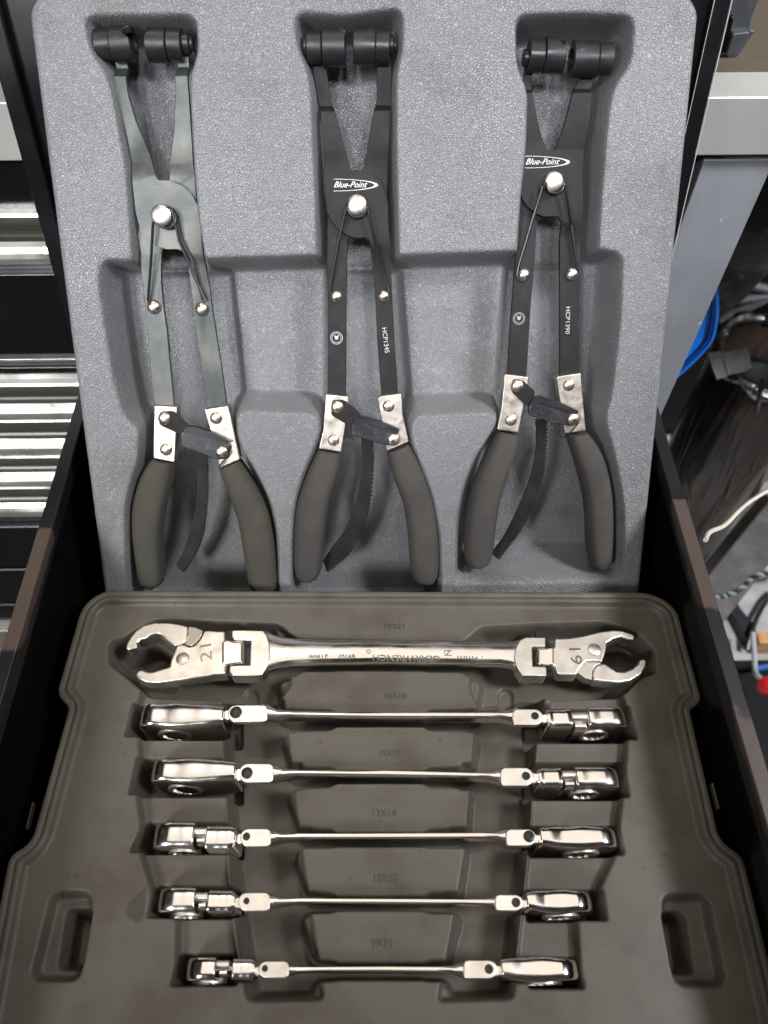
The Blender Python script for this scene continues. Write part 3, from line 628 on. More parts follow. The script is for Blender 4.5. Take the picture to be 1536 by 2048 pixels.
D3 = dict(mat=M['black'], gmat=M['grip'], pivot=(1108, 363, 19.5), cuts=[], dip1=(297, 262), dip2=(184, 172), leg=(445, 470),
  front=[(1060, 110), (1084, 110), (1072, 142), (1067, 182), (1075, 230), (1090, 291), (1096, 300), (1117, 301), (1139, 309), (1154, 324), (1164, 348), (1166, 394), (1162, 485), (1160, 621), (1159, 750), (1122, 754), (1122, 585), (1122, 480), (1124, 445), (1117, 433), (1108, 432), (1090, 433), (1072, 427), (1057, 415), (1046, 400), (1042, 385), (1046, 333), (1049, 273), (1051, 200), (1053, 160)],
  back=[(1192, 120), (1219, 120), (1196, 152), (1184, 178), (1178, 242), (1169, 297), (1164, 370), (1120, 420), (1073, 436), (1069, 515), (1061, 603), (1052, 756), (1014, 752), (1021, 638), (1031, 498), (1037, 448), (1040, 403), (1080, 350), (1111, 298), (1130, 242), (1142, 194), (1162, 155)],
  wires=[[(1086, 372, .001), (1062, 450, -.001), (1038, 530, -.0035), (1034, 552, -.0038)], [(1130, 370, .001), (1141, 439, -.0005), (1143, 450, -.003), (1154, 530, -.0035), (1155, 546, -.0038)]],
  studs=[(1047, 550, 13.5), (1144, 548, 13.5)],
  ferrules=[[(1009, 748), (1057, 754), (1056, 772), (1037, 866), (994, 860), (1003, 814)], [(1112, 755), (1118, 752), (1162, 746), (1166, 796), (1172, 862), (1130, 868), (1119, 796)]],
  rivets=[(1022, 840, 12), (1138, 770, 12)], link=[(1026, 758), (1045, 760), (1070, 782), (1068, 800), (1052, 812), (1022, 782)], linkrivet=(1035, 772, 13),
  body=[(1058, 812), (1066, 798), (1078, 799), (1122, 812), (1156, 826), (1160, 842), (1148, 853), (1105, 847), (1058, 830)], latchrivet=(1147, 838, 13), lip=[(1060, 810), (1068, 794), (1082, 793), (1124, 806), (1158, 822), (1154, 830), (1120, 817), (1076, 805)], clip=[(1158, 845), (1135, 872), (1128, 876), (1120, 868)],
  rl=[(1072, 838), (1072, 902), (1059, 962), (1038, 1014), (1010, 1070), (983, 1108)], rr=[(1094, 842), (1091, 919), (1080, 972), (1056, 1035), (1031, 1077), (997, 1120)],
  grips=[([(994, 860), (968, 912), (944, 972), (931, 1035), (927, 1090), (933, 1136)], [(1037, 867), (1030, 905), (1011, 955), (997, 1007), (990, 1060), (981, 1132)]),
         ([(1131, 868), (1151, 930), (1165, 985), (1171, 1040), (1173, 1090), (1180, 1136)], [(1172, 862), (1197, 897), (1214, 945), (1222, 1000), (1223, 1070), (1220, 1136)])],
  barrels=[('jaw_bolt', 1046, 1056, 98, 134, BH, {}), ('jaw_ring', 1056, 1086, 77, 146, BH, dict(tilt=1)), ('jaw_barrel', 1087, 1127, 73, 148, BH, dict(hollow=2, notch=(2, 0.9), tilt=1)), ('jaw_barrel', 1142, 1191, 81, 156, BH, dict(hollow=1)), ('jaw_ring', 1192, 1222, 84, 151, BH, {}), ('jaw_bolt', 1222, 1228, 100, 132, BH, {})])
T1 = pliers('leftmost pliers in the grey tray, worn pale grey steel levers with a faded printed mark', D1)
T2 = pliers('middle pliers in the grey tray, black levers stamped HCP1345 with a white printed mark', D2)
T3 = pliers('rightmost pliers in the grey tray, black levers stamped HCP1390, highest in the tray', D3)
def badge(T, x0, y, x1, hh, m, slant=0, sw=True, x_s=None):
    h = -0.00345
    text(T, 'Blue-Point', (x0, y+hh*0.45), (x1, y+hh*0.45+slant), hh, h, m, 0.00006, shear=0.45, bold=0.004)
    if sw:
        xe = x1+21; xs = x_s if x_s else x0-1; top = []; bot = []
        for i in range(25):
            a = -math.pi/2+math.pi*i/24
            ex = xs+(xe-xs)*max(0, math.cos(a)) if True else 0
            top.append((ex, y+slant*0.5+hh*1.12*math.sin(a)))
        for i in range(25):
            a = math.pi/2-math.pi*i/24
            bot.append((xs+(xe-7-xs)*max(0, math.cos(a)), y+slant*0.5+(hh*1.12-0.9)*math.sin(a)))
        plate(T, 'swoosh', top+bot, h, 0.00005, m, 0)
badge(T2, 668, 370, 735, 11, M['print'])
badge(T3, 1051, 324, 1119, 11, M['print'])
badge(T1, 277, 383, 334, 10, M['faint'])
text(T2, 'HCP1345', (764, 656), (770, 706), 9, -0.0055+0.00006, M['print'], 0.00008)
text(T3, 'HCP1390', (1132, 614), (1131, 668), 8.5, -0.0055+0.00006, M['print'], 0.00008)
def ringmark(T, cx, cy, r, h, m):
    bm = bmesh.new()
    for rr in (r, r*0.78):
        c = T.l(cx, cy, h); R_ = abs(T.l(cx+rr, cy, h)[0]-c[0])
        lathe_bm([(R_, -0.00005), (R_, 0.00005), (R_-0.00025, 0.00005), (R_-0.00025, -0.00005), (R_, -0.00005)], 28, bm, Matrix.Translation((c[0], c[1], h-T.h)), caps=False)
    c = T.l(cx, cy-2, h); s = R_*0.5
    prism_bm([(c[0]-s, c[1]+s*0.8), (c[0], c[1]+s*0.3), (c[0]+s, c[1]+s*0.8), (c[0]+s*0.5, c[1]-s), (c[0]-s*0.5, c[1]-s)], h-T.h-0.00005, h-T.h+0.00005, bm=bm)
    bm_link('round_mark', bm, m, T)
ringmark(T2, 673, 676, 12.5, -0.00570+0.00005, M['print'])
ringmark(T3, 1038, 637, 12, -0.00570+0.00005, M['etch'])

# ------------------------------------------------------------------ wrenches
def loft(T, name, secs, m, K=24, e=0.6, bev=0):
    """secs: (px, y_top_px, y_bot_px, z_top, z_bot); photo outline at the middle height"""
    bm = bmesh.new(); rings = []
    for (x, yt, yb, zt, zb) in secs:
        zm = (zt+zb)/2; a = T.l(x, yt, zm); b = T.l(x, yb, zm); c = (a+b)/2; hy = (a[1]-b[1])/2; hx = (a[0]-b[0])/2; hz = (zt-zb)/2
        ring = []
        for k in range(K):
            t = 2*math.pi*k/K; ct, st = math.cos(t), math.sin(t)
            u = math.copysign(abs(ct)**e, ct); v = math.copysign(abs(st)**e, st)
            ring.append(bm.verts.new((c[0]+hx*u, c[1]+hy*u, zm-T.h+hz*v)))
        rings.append(ring)
    for i in range(len(rings)-1):
        for k in range(K): bm.faces.new((rings[i][k], rings[i][(k+1) % K], rings[i+1][(k+1) % K], rings[i+1][k]))
    bm.faces.new(rings[0]); bm.faces.new(rings[-1])
    return bm_link(name, bm, m, T, smooth='force')
WG = 'flex head flare nut wrenches in the olive tray'
T = Thing('flare_nut_wrench', FLOW, 768, 1320, -0.004, 'largest chrome wrench, lying flat at the back with open jaws marked 21 and 19', 'wrench', WG)
def z1(pts): return [(100+x/2.194, 1160+y/2.194) for x, y in pts]
def z2(pts): return [(760+x/2.194, 1160+y/2.194) for x, y in pts]
HT = 0.003
plate(T, 'hinged_jaw', z1([(330, 300), (335, 278), (350, 252), (375, 222), (410, 198), (460, 186), (520, 186), (575, 194), (606, 203), (604, 235), (598, 262), (590, 274), (572, 284), (548, 288), (535, 280), (518, 268), (498, 248), (482, 235), (468, 234), (440, 243), (420, 258), (395, 260), (384, 272), (383, 298), (345, 307)]), HT, 0.009, M['satin'], 0.0016)
plate(T, 'jaw_pawl', z1([(607, 203), (640, 208), (670, 222), (664, 245), (640, 275), (620, 290), (592, 284), (598, 262), (606, 235)]), HT-0.0010, 0.007, M['cast'], 0.0004)
plate(T, 'head', z1([(674, 221), (700, 219), (735, 222), (768, 222), (770, 262), (812, 264), (850, 266), (850, 368), (812, 370), (772, 371), (770, 412), (720, 415), (640, 428), (560, 440), (480, 450), (420, 447), (385, 430), (372, 412), (385, 397), (405, 392), (430, 402), (450, 402), (480, 392), (522, 380), (528, 350), (545, 312), (553, 288), (572, 282), (592, 282), (612, 290), (632, 286), (652, 264), (666, 240)]), HT, 0.010, M['satin'], 0.0012)
plate(T, 'fork', z1([(796, 222), (808, 219), (870, 219), (935, 221), (952, 243), (964, 280), (966, 330), (956, 375), (930, 418), (870, 420), (800, 420), (786, 402), (788, 374), (876, 372), (880, 266), (808, 262), (797, 250)]), HT+0.0006, 0.011, M['satin'], 0.0007)
plate(T, 'fork', z2([(728, 250), (640, 250), (612, 264), (594, 300), (588, 340), (600, 385), (625, 420), (730, 422), (732, 400), (728, 379), (671, 377), (668, 293), (727, 292)]), HT+0.0006, 0.011, M['satin'], 0.0007)
plate(T, 'head', z2([(766, 255), (830, 252), (890, 243), (960, 226), (1020, 218), (1060, 220), (1110, 235), (1124, 250), (1114, 263), (1090, 261), (1060, 249), (1025, 259), (998, 276), (992, 310), (983, 340), (976, 360), (940, 356), (905, 358), (880, 385), (862, 417), (790, 415), (772, 405), (766, 379), (730, 377), (692, 374), (690, 297), (764, 293)]), HT, 0.010, M['satin'], 0.0012)
plate(T, 'jaw_pawl', z2([(905, 361), (940, 359), (974, 363), (946, 374), (932, 400), (930, 438), (900, 430), (866, 404), (882, 382)]), HT-0.0008, 0.007, M['cast'], 0.0004)
plate(T, 'hinged_jaw', z2([(948, 372), (985, 364), (1010, 380), (1040, 399), (1070, 402), (1108, 387), (1134, 368), (1138, 350), (1155, 343), (1173, 352), (1168, 380), (1145, 415), (1100, 442), (1050, 451), (980, 446), (936, 440), (932, 410), (938, 388)]), HT, 0.009, M['satin'], 0.0016)
for x, y in ((365, 1317), (1189, 1299)):
    c = T.l(x, y, HT); bm_link('jaw_pin', lathe_bm([(0.0034, -0.0002), (0.0034, 0.00015), (0.0031, 0.0003), (0, 0.0003)], 24, M=Matrix.Translation((c[0], c[1], HT-T.h))), M['satin'], T, smooth='force')
    bm_link('pin_gap', lathe_bm([(0.0037, -0.0002), (0.0037, 0.00004), (0.0034, 0.00004)], 24, M=Matrix.Translation((c[0], c[1], HT-T.h)), caps=False), M['stamp'], T)
for xa, xb in ((455, 497), (1070, 1108)):   # dark gap behind the tongue
    a = T.l(xa, 1262, -0.003); b = T.l(xb, 1352, -0.003)
    bm_link('hinge_core', box_bm(a[0], b[0], b[1], a[1], -0.006-T.h, -0.0026-T.h), M['hole'], T)
for name, pts in (('tongue', z1([(752, 266), (780, 258), (812, 268), (846, 268), (846, 366), (812, 368), (780, 372), (752, 368)])), ('tongue', z2([(694, 300), (722, 300), (750, 293), (764, 300), (764, 372), (735, 376), (694, 370)]))):
    plate(T, name, pts, HT+0.0008, 0.008, M['chrome'], 0.0014)
secs = []
for x, yt, yb in ((520, 1262, 1350), (535, 1264, 1347), (548, 1271, 1341), (563, 1276, 1338), (585, 1279, 1335), (640, 1281.5, 1332), (770, 1283, 1330), (900, 1285, 1331.5), (1000, 1287, 1333), (1020, 1286, 1336), (1036, 1282, 1343), (1048, 1277, 1351)):
    secs.append((x, yt, yb, HT-0.0003, HT-0.0095))
loft(T, 'shaft', secs, M['chrome'], K=32, e=0.75)
HS = HT-0.0003
M['mark'] = mat('stamped_mark', (0.22, 0.19, 0.165), 0.5, 0.6)
def shz(x, y):      # height of the rounded shaft under a local point
    zm = (HT-0.0003+HT-0.0095)/2; a = T.l(780, 1283, zm); b = T.l(780, 1330.5, zm); c2 = (a+b)/2; hy = (a[1]-b[1])/2
    u = min(0.98, abs((y-c2[1])/hy)); return (1-u**(2/0.75))**(0.75/2)*0.0046-0.0046
for s_, a_, b_, h_ in (('21mm', (656, 1308), (618, 1308), 10), ('89107', (710, 1308.5), (676, 1308.5), 9), ('GEARWRENCH', (880, 1311), (746, 1309), 11), ('19mm', (966, 1312), (915, 1311), 9)):
    text(T, s_, a_, b_, h_, HS+0.0005, M['mark'], 0.0005, bold=0.01, xf=shz)
# small square gear emblem with a slash beside the maker's name
gx, gy = 896, 1300
c = T.l(gx, gy+6, HS); s_ = 0.0015; zz = HS-T.h
bm = bmesh.new()
prism_bm([(c[0]-s_*1.3, c[1]-s_), (c[0]+s_*1.3, c[1]-s_), (c[0]+s_*1.3, c[1]-s_*0.8), (c[0]-s_*1.3, c[1]-s_*0.8)], zz, zz+0.0003, bm=bm)
prism_bm([(c[0]-s_*1.3, c[1]+s_*0.8), (c[0]+s_*1.3, c[1]+s_*0.8), (c[0]+s_*1.3, c[1]+s_), (c[0]-s_*1.3, c[1]+s_)], zz, zz+0.0003, bm=bm)
prism_bm([(c[0]-s_*0.9, c[1]-s_*0.8), (c[0]-s_*0.4, c[1]-s_*0.8), (c[0]+s_*0.9, c[1]+s_*0.8), (c[0]+s_*0.4, c[1]+s_*0.8)], zz, zz+0.0003, bm=bm)
prism_bm([(c[0]-s_*1.3, c[1]-s_*0.8), (c[0]-s_*1.05, c[1]-s_*0.8), (c[0]-s_*1.05, c[1]+s_*0.8), (c[0]-s_*1.3, c[1]+s_*0.8)], zz, zz+0.0003, bm=bm)
bm_link('emblem', bm, M['mark'], T)
c = T.l(737, 1303, HS)
bm_link('registered_mark', lathe_bm([(0.0012, -0.0006), (0.0012, 0.0002), (0.0008, 0.0002), (0.0008, -0.0006), (0.0012, -0.0006)], 20, M=Matrix.Translation((c[0], c[1], zz)), caps=False), M['mark'], T)
text(T, '21', (424, 1320), (422, 1287), 23, HT+0.0001, M['stamp'], 0.00012)
text(T, '19', (1138, 1296), (1142, 1328), 23, HT+0.0001, M['stamp'], 0.00012)

ZT = 0.0045
def head_block(T, name, x0, x1, yt, yb, ztop, zbot, wave=0.0, round_end=0, m=None, yt2=None, yb2=None, taper=0):
    """edge-on head: side outline in x/z extruded over the head's thickness in y"""
    yt2 = yt if yt2 is None else yt2; yb2 = yb if yb2 is None else yb2
    A = T.l(x0, yt, ztop); B = T.l(x1, yt2, ztop); Cc = T.l(x0, yb, ztop); Dd = T.l(x1, yb2, ztop)
    L = B[0]-A[0]; n = 26; bm = bmesh.new(); rows = []
    zt, zb = ztop-T.h, zbot-T.h
    for i in range(n+1):
        u = i/n; x = A[0]+L*u
        z = zt+wave*(0.8*math.sin(u*9.5+1.0)+0.5*math.sin(u*17))
        if round_end:
            v = u if round_end < 0 else 1-u
            rr = abs(round_end)/L
            if v < rr: z -= (abs(round_end))*(1-math.sqrt(max(0, 1-(1-v/rr)**2)))
        yT = A[1]+(B[1]-A[1])*u; yB = Cc[1]+(Dd[1]-Cc[1])*u
        if wave > 0.0002: yT += 0.0003*math.sin(u*11+2)+0.0002*math.sin(u*5); yB += 0.0004*math.sin(u*8+1)
        if round_end:
            v = u if round_end < 0 else 1-u
            q = 0.0022*max(0, 1-v/0.10)**2; yT -= q; yB += q*0.6
        if taper:
            v = 1-u if taper > 0 else u
            q = abs(taper)*max(0, 1-v/0.22)**1.6; yT -= q; yB += q
        row = [bm.verts.new((x, yT, zb))]
        for q in range(9):
            v = q/8; row.append(bm.verts.new((x, yT+(yB-yT)*v, z-0.0012*abs(2*v-1)**3.6)))
        row.append(bm.verts.new((x, yB, zb))); rows.append(row)
    nr = len(rows[0])
    for i in range(n):
        for k in range(nr): bm.faces.new((rows[i][k], rows[i][(k+1) % nr], rows[i+1][(k+1) % nr], rows[i+1][k]))
    bm.faces.new(rows[0][::-1]); bm.faces.new(rows[-1])
    return bm_link(name, bm, m or M['chrome'], T, 0.0008, seg=3, ang=50)
def gear_ring(T, xc, yb, z, r):
    """toothed socket ring standing proud of the head's front face"""
    c = T.l(xc, yb, ZT); bm = bmesh.new(); n = 12; ro = []; ri = []
    for k in range(n*2):
        a = math.pi*k/n; q = r*(1.0 if k % 2 else 0.84)
        ri.append((q*math.cos(a), q*math.sin(a)))
        ro.append((r*1.25*math.cos(a), r*1.25*math.sin(a)))
    V = []
    for yy in (c[1]+0.001, c[1]-0.0011):
        V.append([[bm.verts.new((c[0]+p[0], yy, z-T.h+p[1])) for p in P] for P in (ro, ri)])
    N = n*2
    for k in range(N):
        j = (k+1) % N
        bm.faces.new((V[1][0][k], V[1][0][j], V[1][1][j], V[1][1][k]))
        bm.faces.new((V[0][0][k], V[0][0][j], V[1][0][j], V[1][0][k]))
        bm.faces.new((V[1][1][k], V[1][1][j], V[0][1][j], V[0][1][k]))
    bm_link('socket_ring', bm, M['satin'], T, 0.0002)
def joint(T, x0, x1, yt, yb, sx, sy, sr, left, socket):
    k = 5
    plate(T, 'joint_cheek', rnd([(x0, yt, 18 if left else 10), (x1, yt, 10 if left else 18), (x1, yb, 10 if left else 18), (x0, yb, 18 if left else 10)], 12), ZT-0.0004, 0.0040, M['satin'], 0.0005)
    xs, xe = (x0-8, x1-20) if left else (x0+20, x1+8)
    plate(T, 'joint_tongue', [(xs, yt+9), (xe, yt+9), (xe, yb-4), (xs, yb-4)], ZT-0.0046, 0.0055, M['chrome'], 0.0008, rpx=8)
    plate(T, 'joint_cheek', rnd([(x0+7, yt+5), (x1-7, yt+5), (x1-7, yb-4), (x0+7, yb-4)], 14), ZT-0.0105, 0.0035, M['satin'], 0.0005)
    c = T.l(sx, sy, ZT-0.0004); r = abs(T.l(sx+sr, sy, ZT)[0]-T.l(sx, sy, ZT)[0]); zz = ZT-0.0004-T.h
    mb = lathe_bm([(r, -0.0003), (r, 0.0005), (r*0.85, 0.0008), (r*0.48, 0.0008), (r*0.42, 0.0003), (0, 0.0002)], 22, M=Matrix.Translation((c[0], c[1], zz)))
    bm_link('joint_screw', mb, M['hole'], T, smooth='force')
def edge_wrench(label, lt, rt, shaft, ld, rd, deep=-0.024):
    xm = (shaft[0][0]+shaft[-1][0])/2
    T = Thing('flare_nut_wrench', FLOW, xm, shaft[0][1], -0.004, label, 'wrench', WG)
    for side, kind, q in ((-1, lt, ld), (1, rt, rd)):
        J = q['joint']; joint(T, *J, side < 0, True)
        if kind == 'closed':
            x0, x1, yt, yb = q['head']; xe = q['end']
            if side < 0:
                head_block(T, 'head', xe, x1, yt, yb, ZT, deep, 0.00030, -0.010 , taper=0.0012)
                gear_ring(T, x0+(x1-x0)*0.30, yb-2, -0.0125, 0.0072)
            else:
                head_block(T, 'head', x0, xe, yt, yb, ZT, deep, 0.00030, 0.010, taper=-0.0012)
                gear_ring(T, x0+(x1-x0)*0.68, yb-2, -0.0125, 0.0072)
        else:
            j0, j1, yt, yb = q['jaw']; xe = q['end']; c0, c1, cyt, cyb = q['collar']; s0, s1, syt, syb = q['small']
            if side < 0: head_block(T, 'jaw', xe, j1, yt, yb, ZT, deep, 0.0001, -0.009)
            else: head_block(T, 'jaw', j0, xe, yt, yb, ZT, deep, 0.0001, 0.009)
            head_block(T, 'jaw_pawl', s0, s1, syt, (syt+syb)/2+3, ZT-0.0015, deep+0.004, 0, 0, M['satin'])
            head_block(T, 'jaw_pawl', s0+6, s1-4, (syt+syb)/2+6, syb+8, ZT-0.0045, deep+0.006, 0, 0, M['chrome'])
            head_block(T, 'head', c0, c1, cyt, cyb, ZT, deep+0.004, 0.0001, 0, taper=(0.0012 if side < 0 else -0.0012))
            gear_ring(T, (j0+j1)/2, yb-2, -0.0125, 0.0062)
            # web joining the parts of the head below
            a = min(c0, s0, j0)+6; b = max(c1, s1, j1)-6
            head_block(T, 'web', a, b, (yt+yb)/2-9, (yt+yb)/2+9, -0.006, deep+0.003, 0, 0, M['chrome'])
    sec = []
    for x, yt, yb in shaft:
        thick = 0.0105 if (yb-yt) < 22 else 0.011
        sec.append((x, yt, yb, ZT-0.0010, ZT-0.0010-thick))
    loft(T, 'shaft', sec, M['chrome'], K=20, e=0.55)
    return T
edge_wrench('chrome wrench second from the back, standing on edge just in front of the flat one', 'closed', 'open',
  [(528, 1411, 1443), (541, 1416, 1441), (556, 1424, 1441), (590, 1427, 1439.5), (768, 1429, 1441), (960, 1429, 1441), (1000, 1428, 1441), (1018, 1423, 1446), (1032, 1419, 1450)],
  dict(joint=(455, 535, 1410, 1444, 472, 1425, 12), head=(288, 448, 1405, 1449), end=275),
  dict(joint=(1025, 1086, 1418, 1450, 1070, 1432, 7.5), collar=(1091, 1141, 1415, 1453), small=(1143, 1176, 1423, 1450), jaw=(1174, 1229, 1412, 1450), end=1256))
edge_wrench('chrome wrench third from the back with its long closed head at the left', 'closed', 'open',
  [(540, 1528, 1565), (553, 1534, 1563), (568, 1541, 1560), (600, 1543.5, 1556), (768, 1544, 1556.5), (940, 1549, 1559), (975, 1548, 1561), (992, 1543, 1566), (1008, 1537, 1571)],
  dict(joint=(478, 547, 1527, 1565, 494, 1546, 11.5), head=(308, 472, 1516, 1561), end=297),
  dict(joint=(1001, 1067, 1535, 1572, 1052, 1552, 8), collar=(1074, 1122, 1534, 1572), small=(1124, 1152, 1540, 1566), jaw=(1150, 1214, 1532, 1572), end=1242))
edge_wrench('chrome wrench fourth from the back with its open jaw at the left', 'open', 'closed',
  [(536, 1658, 1692), (549, 1664, 1690), (563, 1669, 1684), (600, 1670, 1681), (768, 1669, 1681), (960, 1668, 1680), (992, 1667, 1681), (1006, 1662, 1687), (1020, 1659, 1691)],
  dict(joint=(480, 542, 1657, 1693, 493, 1673, 7.5), collar=(413, 472, 1651, 1697), small=(388, 414, 1654, 1680), jaw=(318, 390, 1643, 1692), end=303),
  dict(joint=(1012, 1072, 1658, 1692, 1058, 1673, 11), head=(1078, 1222, 1651, 1694), end=1240))
edge_wrench('second smallest chrome wrench, fifth from the back with a tray stain at its left', 'open', 'closed',
  [(534, 1787, 1822), (547, 1792, 1819), (561, 1797, 1813), (600, 1798.5, 1809), (768, 1799, 1810), (930, 1800, 1811), (970, 1800, 1812), (984, 1795, 1818), (998, 1790, 1821)],
  dict(joint=(476, 540, 1785, 1822, 493, 1802, 6), collar=(417, 472, 1780, 1824), small=(392, 416, 1784, 1810), jaw=(321, 392, 1774, 1822), end=312),
  dict(joint=(990, 1047, 1789, 1822, 1032, 1805, 8.5), head=(1051, 1175, 1779, 1824), end=1191), deep=-0.021)
edge_wrench('smallest chrome wrench, nearest the front of the olive tray', 'open', 'closed',
  [(570, 1924, 1955), (583, 1929, 1951), (600, 1934, 1947), (650, 1934, 1945), (768, 1933, 1945), (870, 1933.5, 1946), (900, 1932, 1948), (918, 1927, 1954), (936, 1921, 1958)],
  dict(joint=(516, 578, 1922, 1956, 530, 1937, 6), collar=(466, 511, 1917, 1958), small=(433, 458, 1920, 1945), jaw=(378, 432, 1914, 1960), end=368),
  dict(joint=(927, 995, 1920, 1958, 978, 1938, 8.5), head=(1001, 1142, 1914, 1962), end=1163), deep=-0.019)

# ------------------------------------------------------------------ tool chest behind, its black side sheets and the garage around it
def zx(px, py, y=None):
    f = FACE if y is None else Frame((0, y, 0), (1, 0, 0), (0, 0, 1)); q = f.l(px, py); return q[0], q[1]
chest = Thing('tool_chest', FACE, 300, 900, 0, 'black tool chest with bright drawer pulls and a stainless worktop edge', 'tool chest')
def chest_box(name, x0, x1, yb, yf, z0, z1, m, bev=0.0006):
    # world box; yf nearer to the viewer
    bm = bmesh.new(); box_bm(x0, x1, yf, yb, z0, z1, bm)
    inv = chest.o.matrix_world.inverted()
    for v in bm.verts: v.co = inv @ v.co
    return bm_link(name, bm, m, chest, bev)
FX0 = -0.75; xr0 = zx(1400, 400)[0]; xp1 = zx(1535, 330)[0]
chest_box('carcass', FX0, xp1-0.004, YC+0.5, YC+0.004, -0.86, 0.118, M['paint'])
z_hi = zx(40, 188)[1]; z_lo = zx(40, 302)[1]
chest_box('worktop_edge', FX0, 0.75, YC+0.02, YC-0.012, z_lo, z_hi+0.001, M['steel'], 0.0012)
chest_box('worktop', FX0, 0.75, YC+0.9, YC+0.0201, z_lo+0.004, z_hi, M['top'])
chest_box('corner_post', zx(1385, 360)[0], xp1, YC+0.03, YC-0.006, -0.86, z_lo-0.006, M['post'], 0.001)
chest_box('shadow_gap', xr0-0.06, 0.75, YC+0.02, YC-0.002, z_lo-0.006, z_lo, M['hole'], 0)
xe_r = zx(1350, 400)[0]
def pull(z_top_px, z_bot_px, xend_px, big=False):
    """folded bright pull: lip on top, hollow, rounded nose below"""
    _, zt = zx(60, z_top_px, YC-0.012); _, zb = zx(60, z_bot_px, YC-0.016); xe = zx(xend_px, (z_top_px+z_bot_px)/2, YC-0.014)[0]
    H_ = zt-zb; prof = [(0.001, zt), (-0.010, zt-0.0005), (-0.011, zt-0.002), (-0.006, zt-H_*0.40), (-0.0065, zt-H_*0.46)]
    for k in range(9):
        a = math.pi/2-math.pi*k/8; prof.append((-0.008-0.011*math.cos(a) if True else 0, zb+H_*0.26+H_*0.25*math.sin(a)))
    prof += [(0.001, zb+H_*0.02)]
    bm = bmesh.new(); inv = chest.o.matrix_world.inverted(); R_ = []
    for x in (FX0, xe):
        R_.append([bm.verts.new(inv @ Vector((x, YC+0.002+p[0], p[1]))) for p in prof])
    for k in range(len(prof)-1): bm.faces.new((R_[0][k], R_[0][k+1], R_[1][k+1], R_[1][k]))
    bm.faces.new(R_[0]); bm.faces.new(R_[1])
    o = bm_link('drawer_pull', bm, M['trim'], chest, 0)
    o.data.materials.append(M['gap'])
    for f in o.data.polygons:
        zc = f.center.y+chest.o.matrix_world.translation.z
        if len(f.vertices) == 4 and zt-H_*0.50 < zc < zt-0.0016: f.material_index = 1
    return o, zt, zb, xe
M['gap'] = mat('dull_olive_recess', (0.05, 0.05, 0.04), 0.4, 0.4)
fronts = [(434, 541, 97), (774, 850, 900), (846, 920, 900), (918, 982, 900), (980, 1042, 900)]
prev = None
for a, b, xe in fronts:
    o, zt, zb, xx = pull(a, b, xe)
    if xe < 200:
        bm = bmesh.new(); inv = chest.o.matrix_world.inverted(); box_bm(xx, xx+0.012, YC-0.016, YC+0.002, zb, zt, bm)
        for v in bm.verts: v.co = inv @ v.co
        bm_link('pull_end_cap', bm, M['paint'], chest, 0.003, seg=3)
z_a = zx(60, 712)[1]; z_b = zx(60, 728)[1]
chest_box('edge_strip', FX0, -0.14, YC+0.004, YC-0.004, z_a-0.0018, z_a, M['trim'], 0.0003)
for zpx in (405, 560, 700):
    z_ = zx(60, zpx)[1]; 
for za_px, zb_px in ((310, 428), (546, 706), (732, 776)):
    za = zx(60, za_px)[1]; zb = zx(60, zb_px)[1]
    chest_box('drawer_front', FX0, xr0-0.02, YC+0.0045, YC-0.002, zb, za, M['paint'], 0.001)
for za_px, zb_px in ((1050, 1130), (1136, 1200), (1206, 1290)):
    za = zx(20, za_px)[1]; zb = zx(20, zb_px)[1]
    chest_box('drawer_front', FX0, -0.1, YC+0.0045, YC-0.003, zb, za, M['paint'], 0.002)
chest_box('plinth_strip', FX0, -0.1, YC, YC-0.012, zx(10, 1330)[1], zx(10, 1246)[1], M['trim'], 0.001)

# black glossy panel standing behind the leaning tray, with a folded edge
Up = nrm([0, math.cos(math.radians(73)), math.sin(math.radians(73))])
pO = FUP.w(0, 0.30, -0.035); FPAN = Frame(pO, (1, 0, 0), Up)
Tp = Thing('black_backboard', FPAN, 768, 500, 0, 'glossy black sheet metal panel with folded edges behind the grey plastic tray', 'backboard')
def pl(a, b): return Tp.l(a, b, 0)
L0 = Tp.l(-22, 60, 0); R0 = Tp.l(1458, 0, 0); Lb = Tp.l(112, 540, 0); Rb = Tp.l(1384, 300, 0)
xL = (L0[0]+Lb[0])/2; xR = (R0[0]+Rb[0])/2; yt = Tp.l(768, -160, 0)[1]; yb = -0.28
sk = Tp.l(768, 500, 0)[1]
bm_link('sheet', prism_bm([(xL, yb), (xR, yb), (xR, yt), (xL, yt)], -0.002, 0), M['paint'], Tp, 0.0004)
for xa, xb in ((xL, xL+0.011), (xR-0.009, xR)):
    bm_link('folded_edge', prism_bm([(xa, yb), (xb, yb), (xb, yt), (xa, yt)], 0.0002, 0.0055), M['paint'], Tp, 0.0016, seg=3)
bm_link('worn_edge', prism_bm([(xR-0.0003, yb), (xR+0.0002, yb), (xR+0.0002, yt), (xR-0.0003, yt)], 0.0054, 0.0060), M['print'], Tp)
bm_link('worn_edge', prism_bm([(xR-0.0092, yb), (xR-0.0089, yb), (xR-0.0089, yt), (xR-0.0092, yt)], 0.0054, 0.0060), M['print'], Tp)

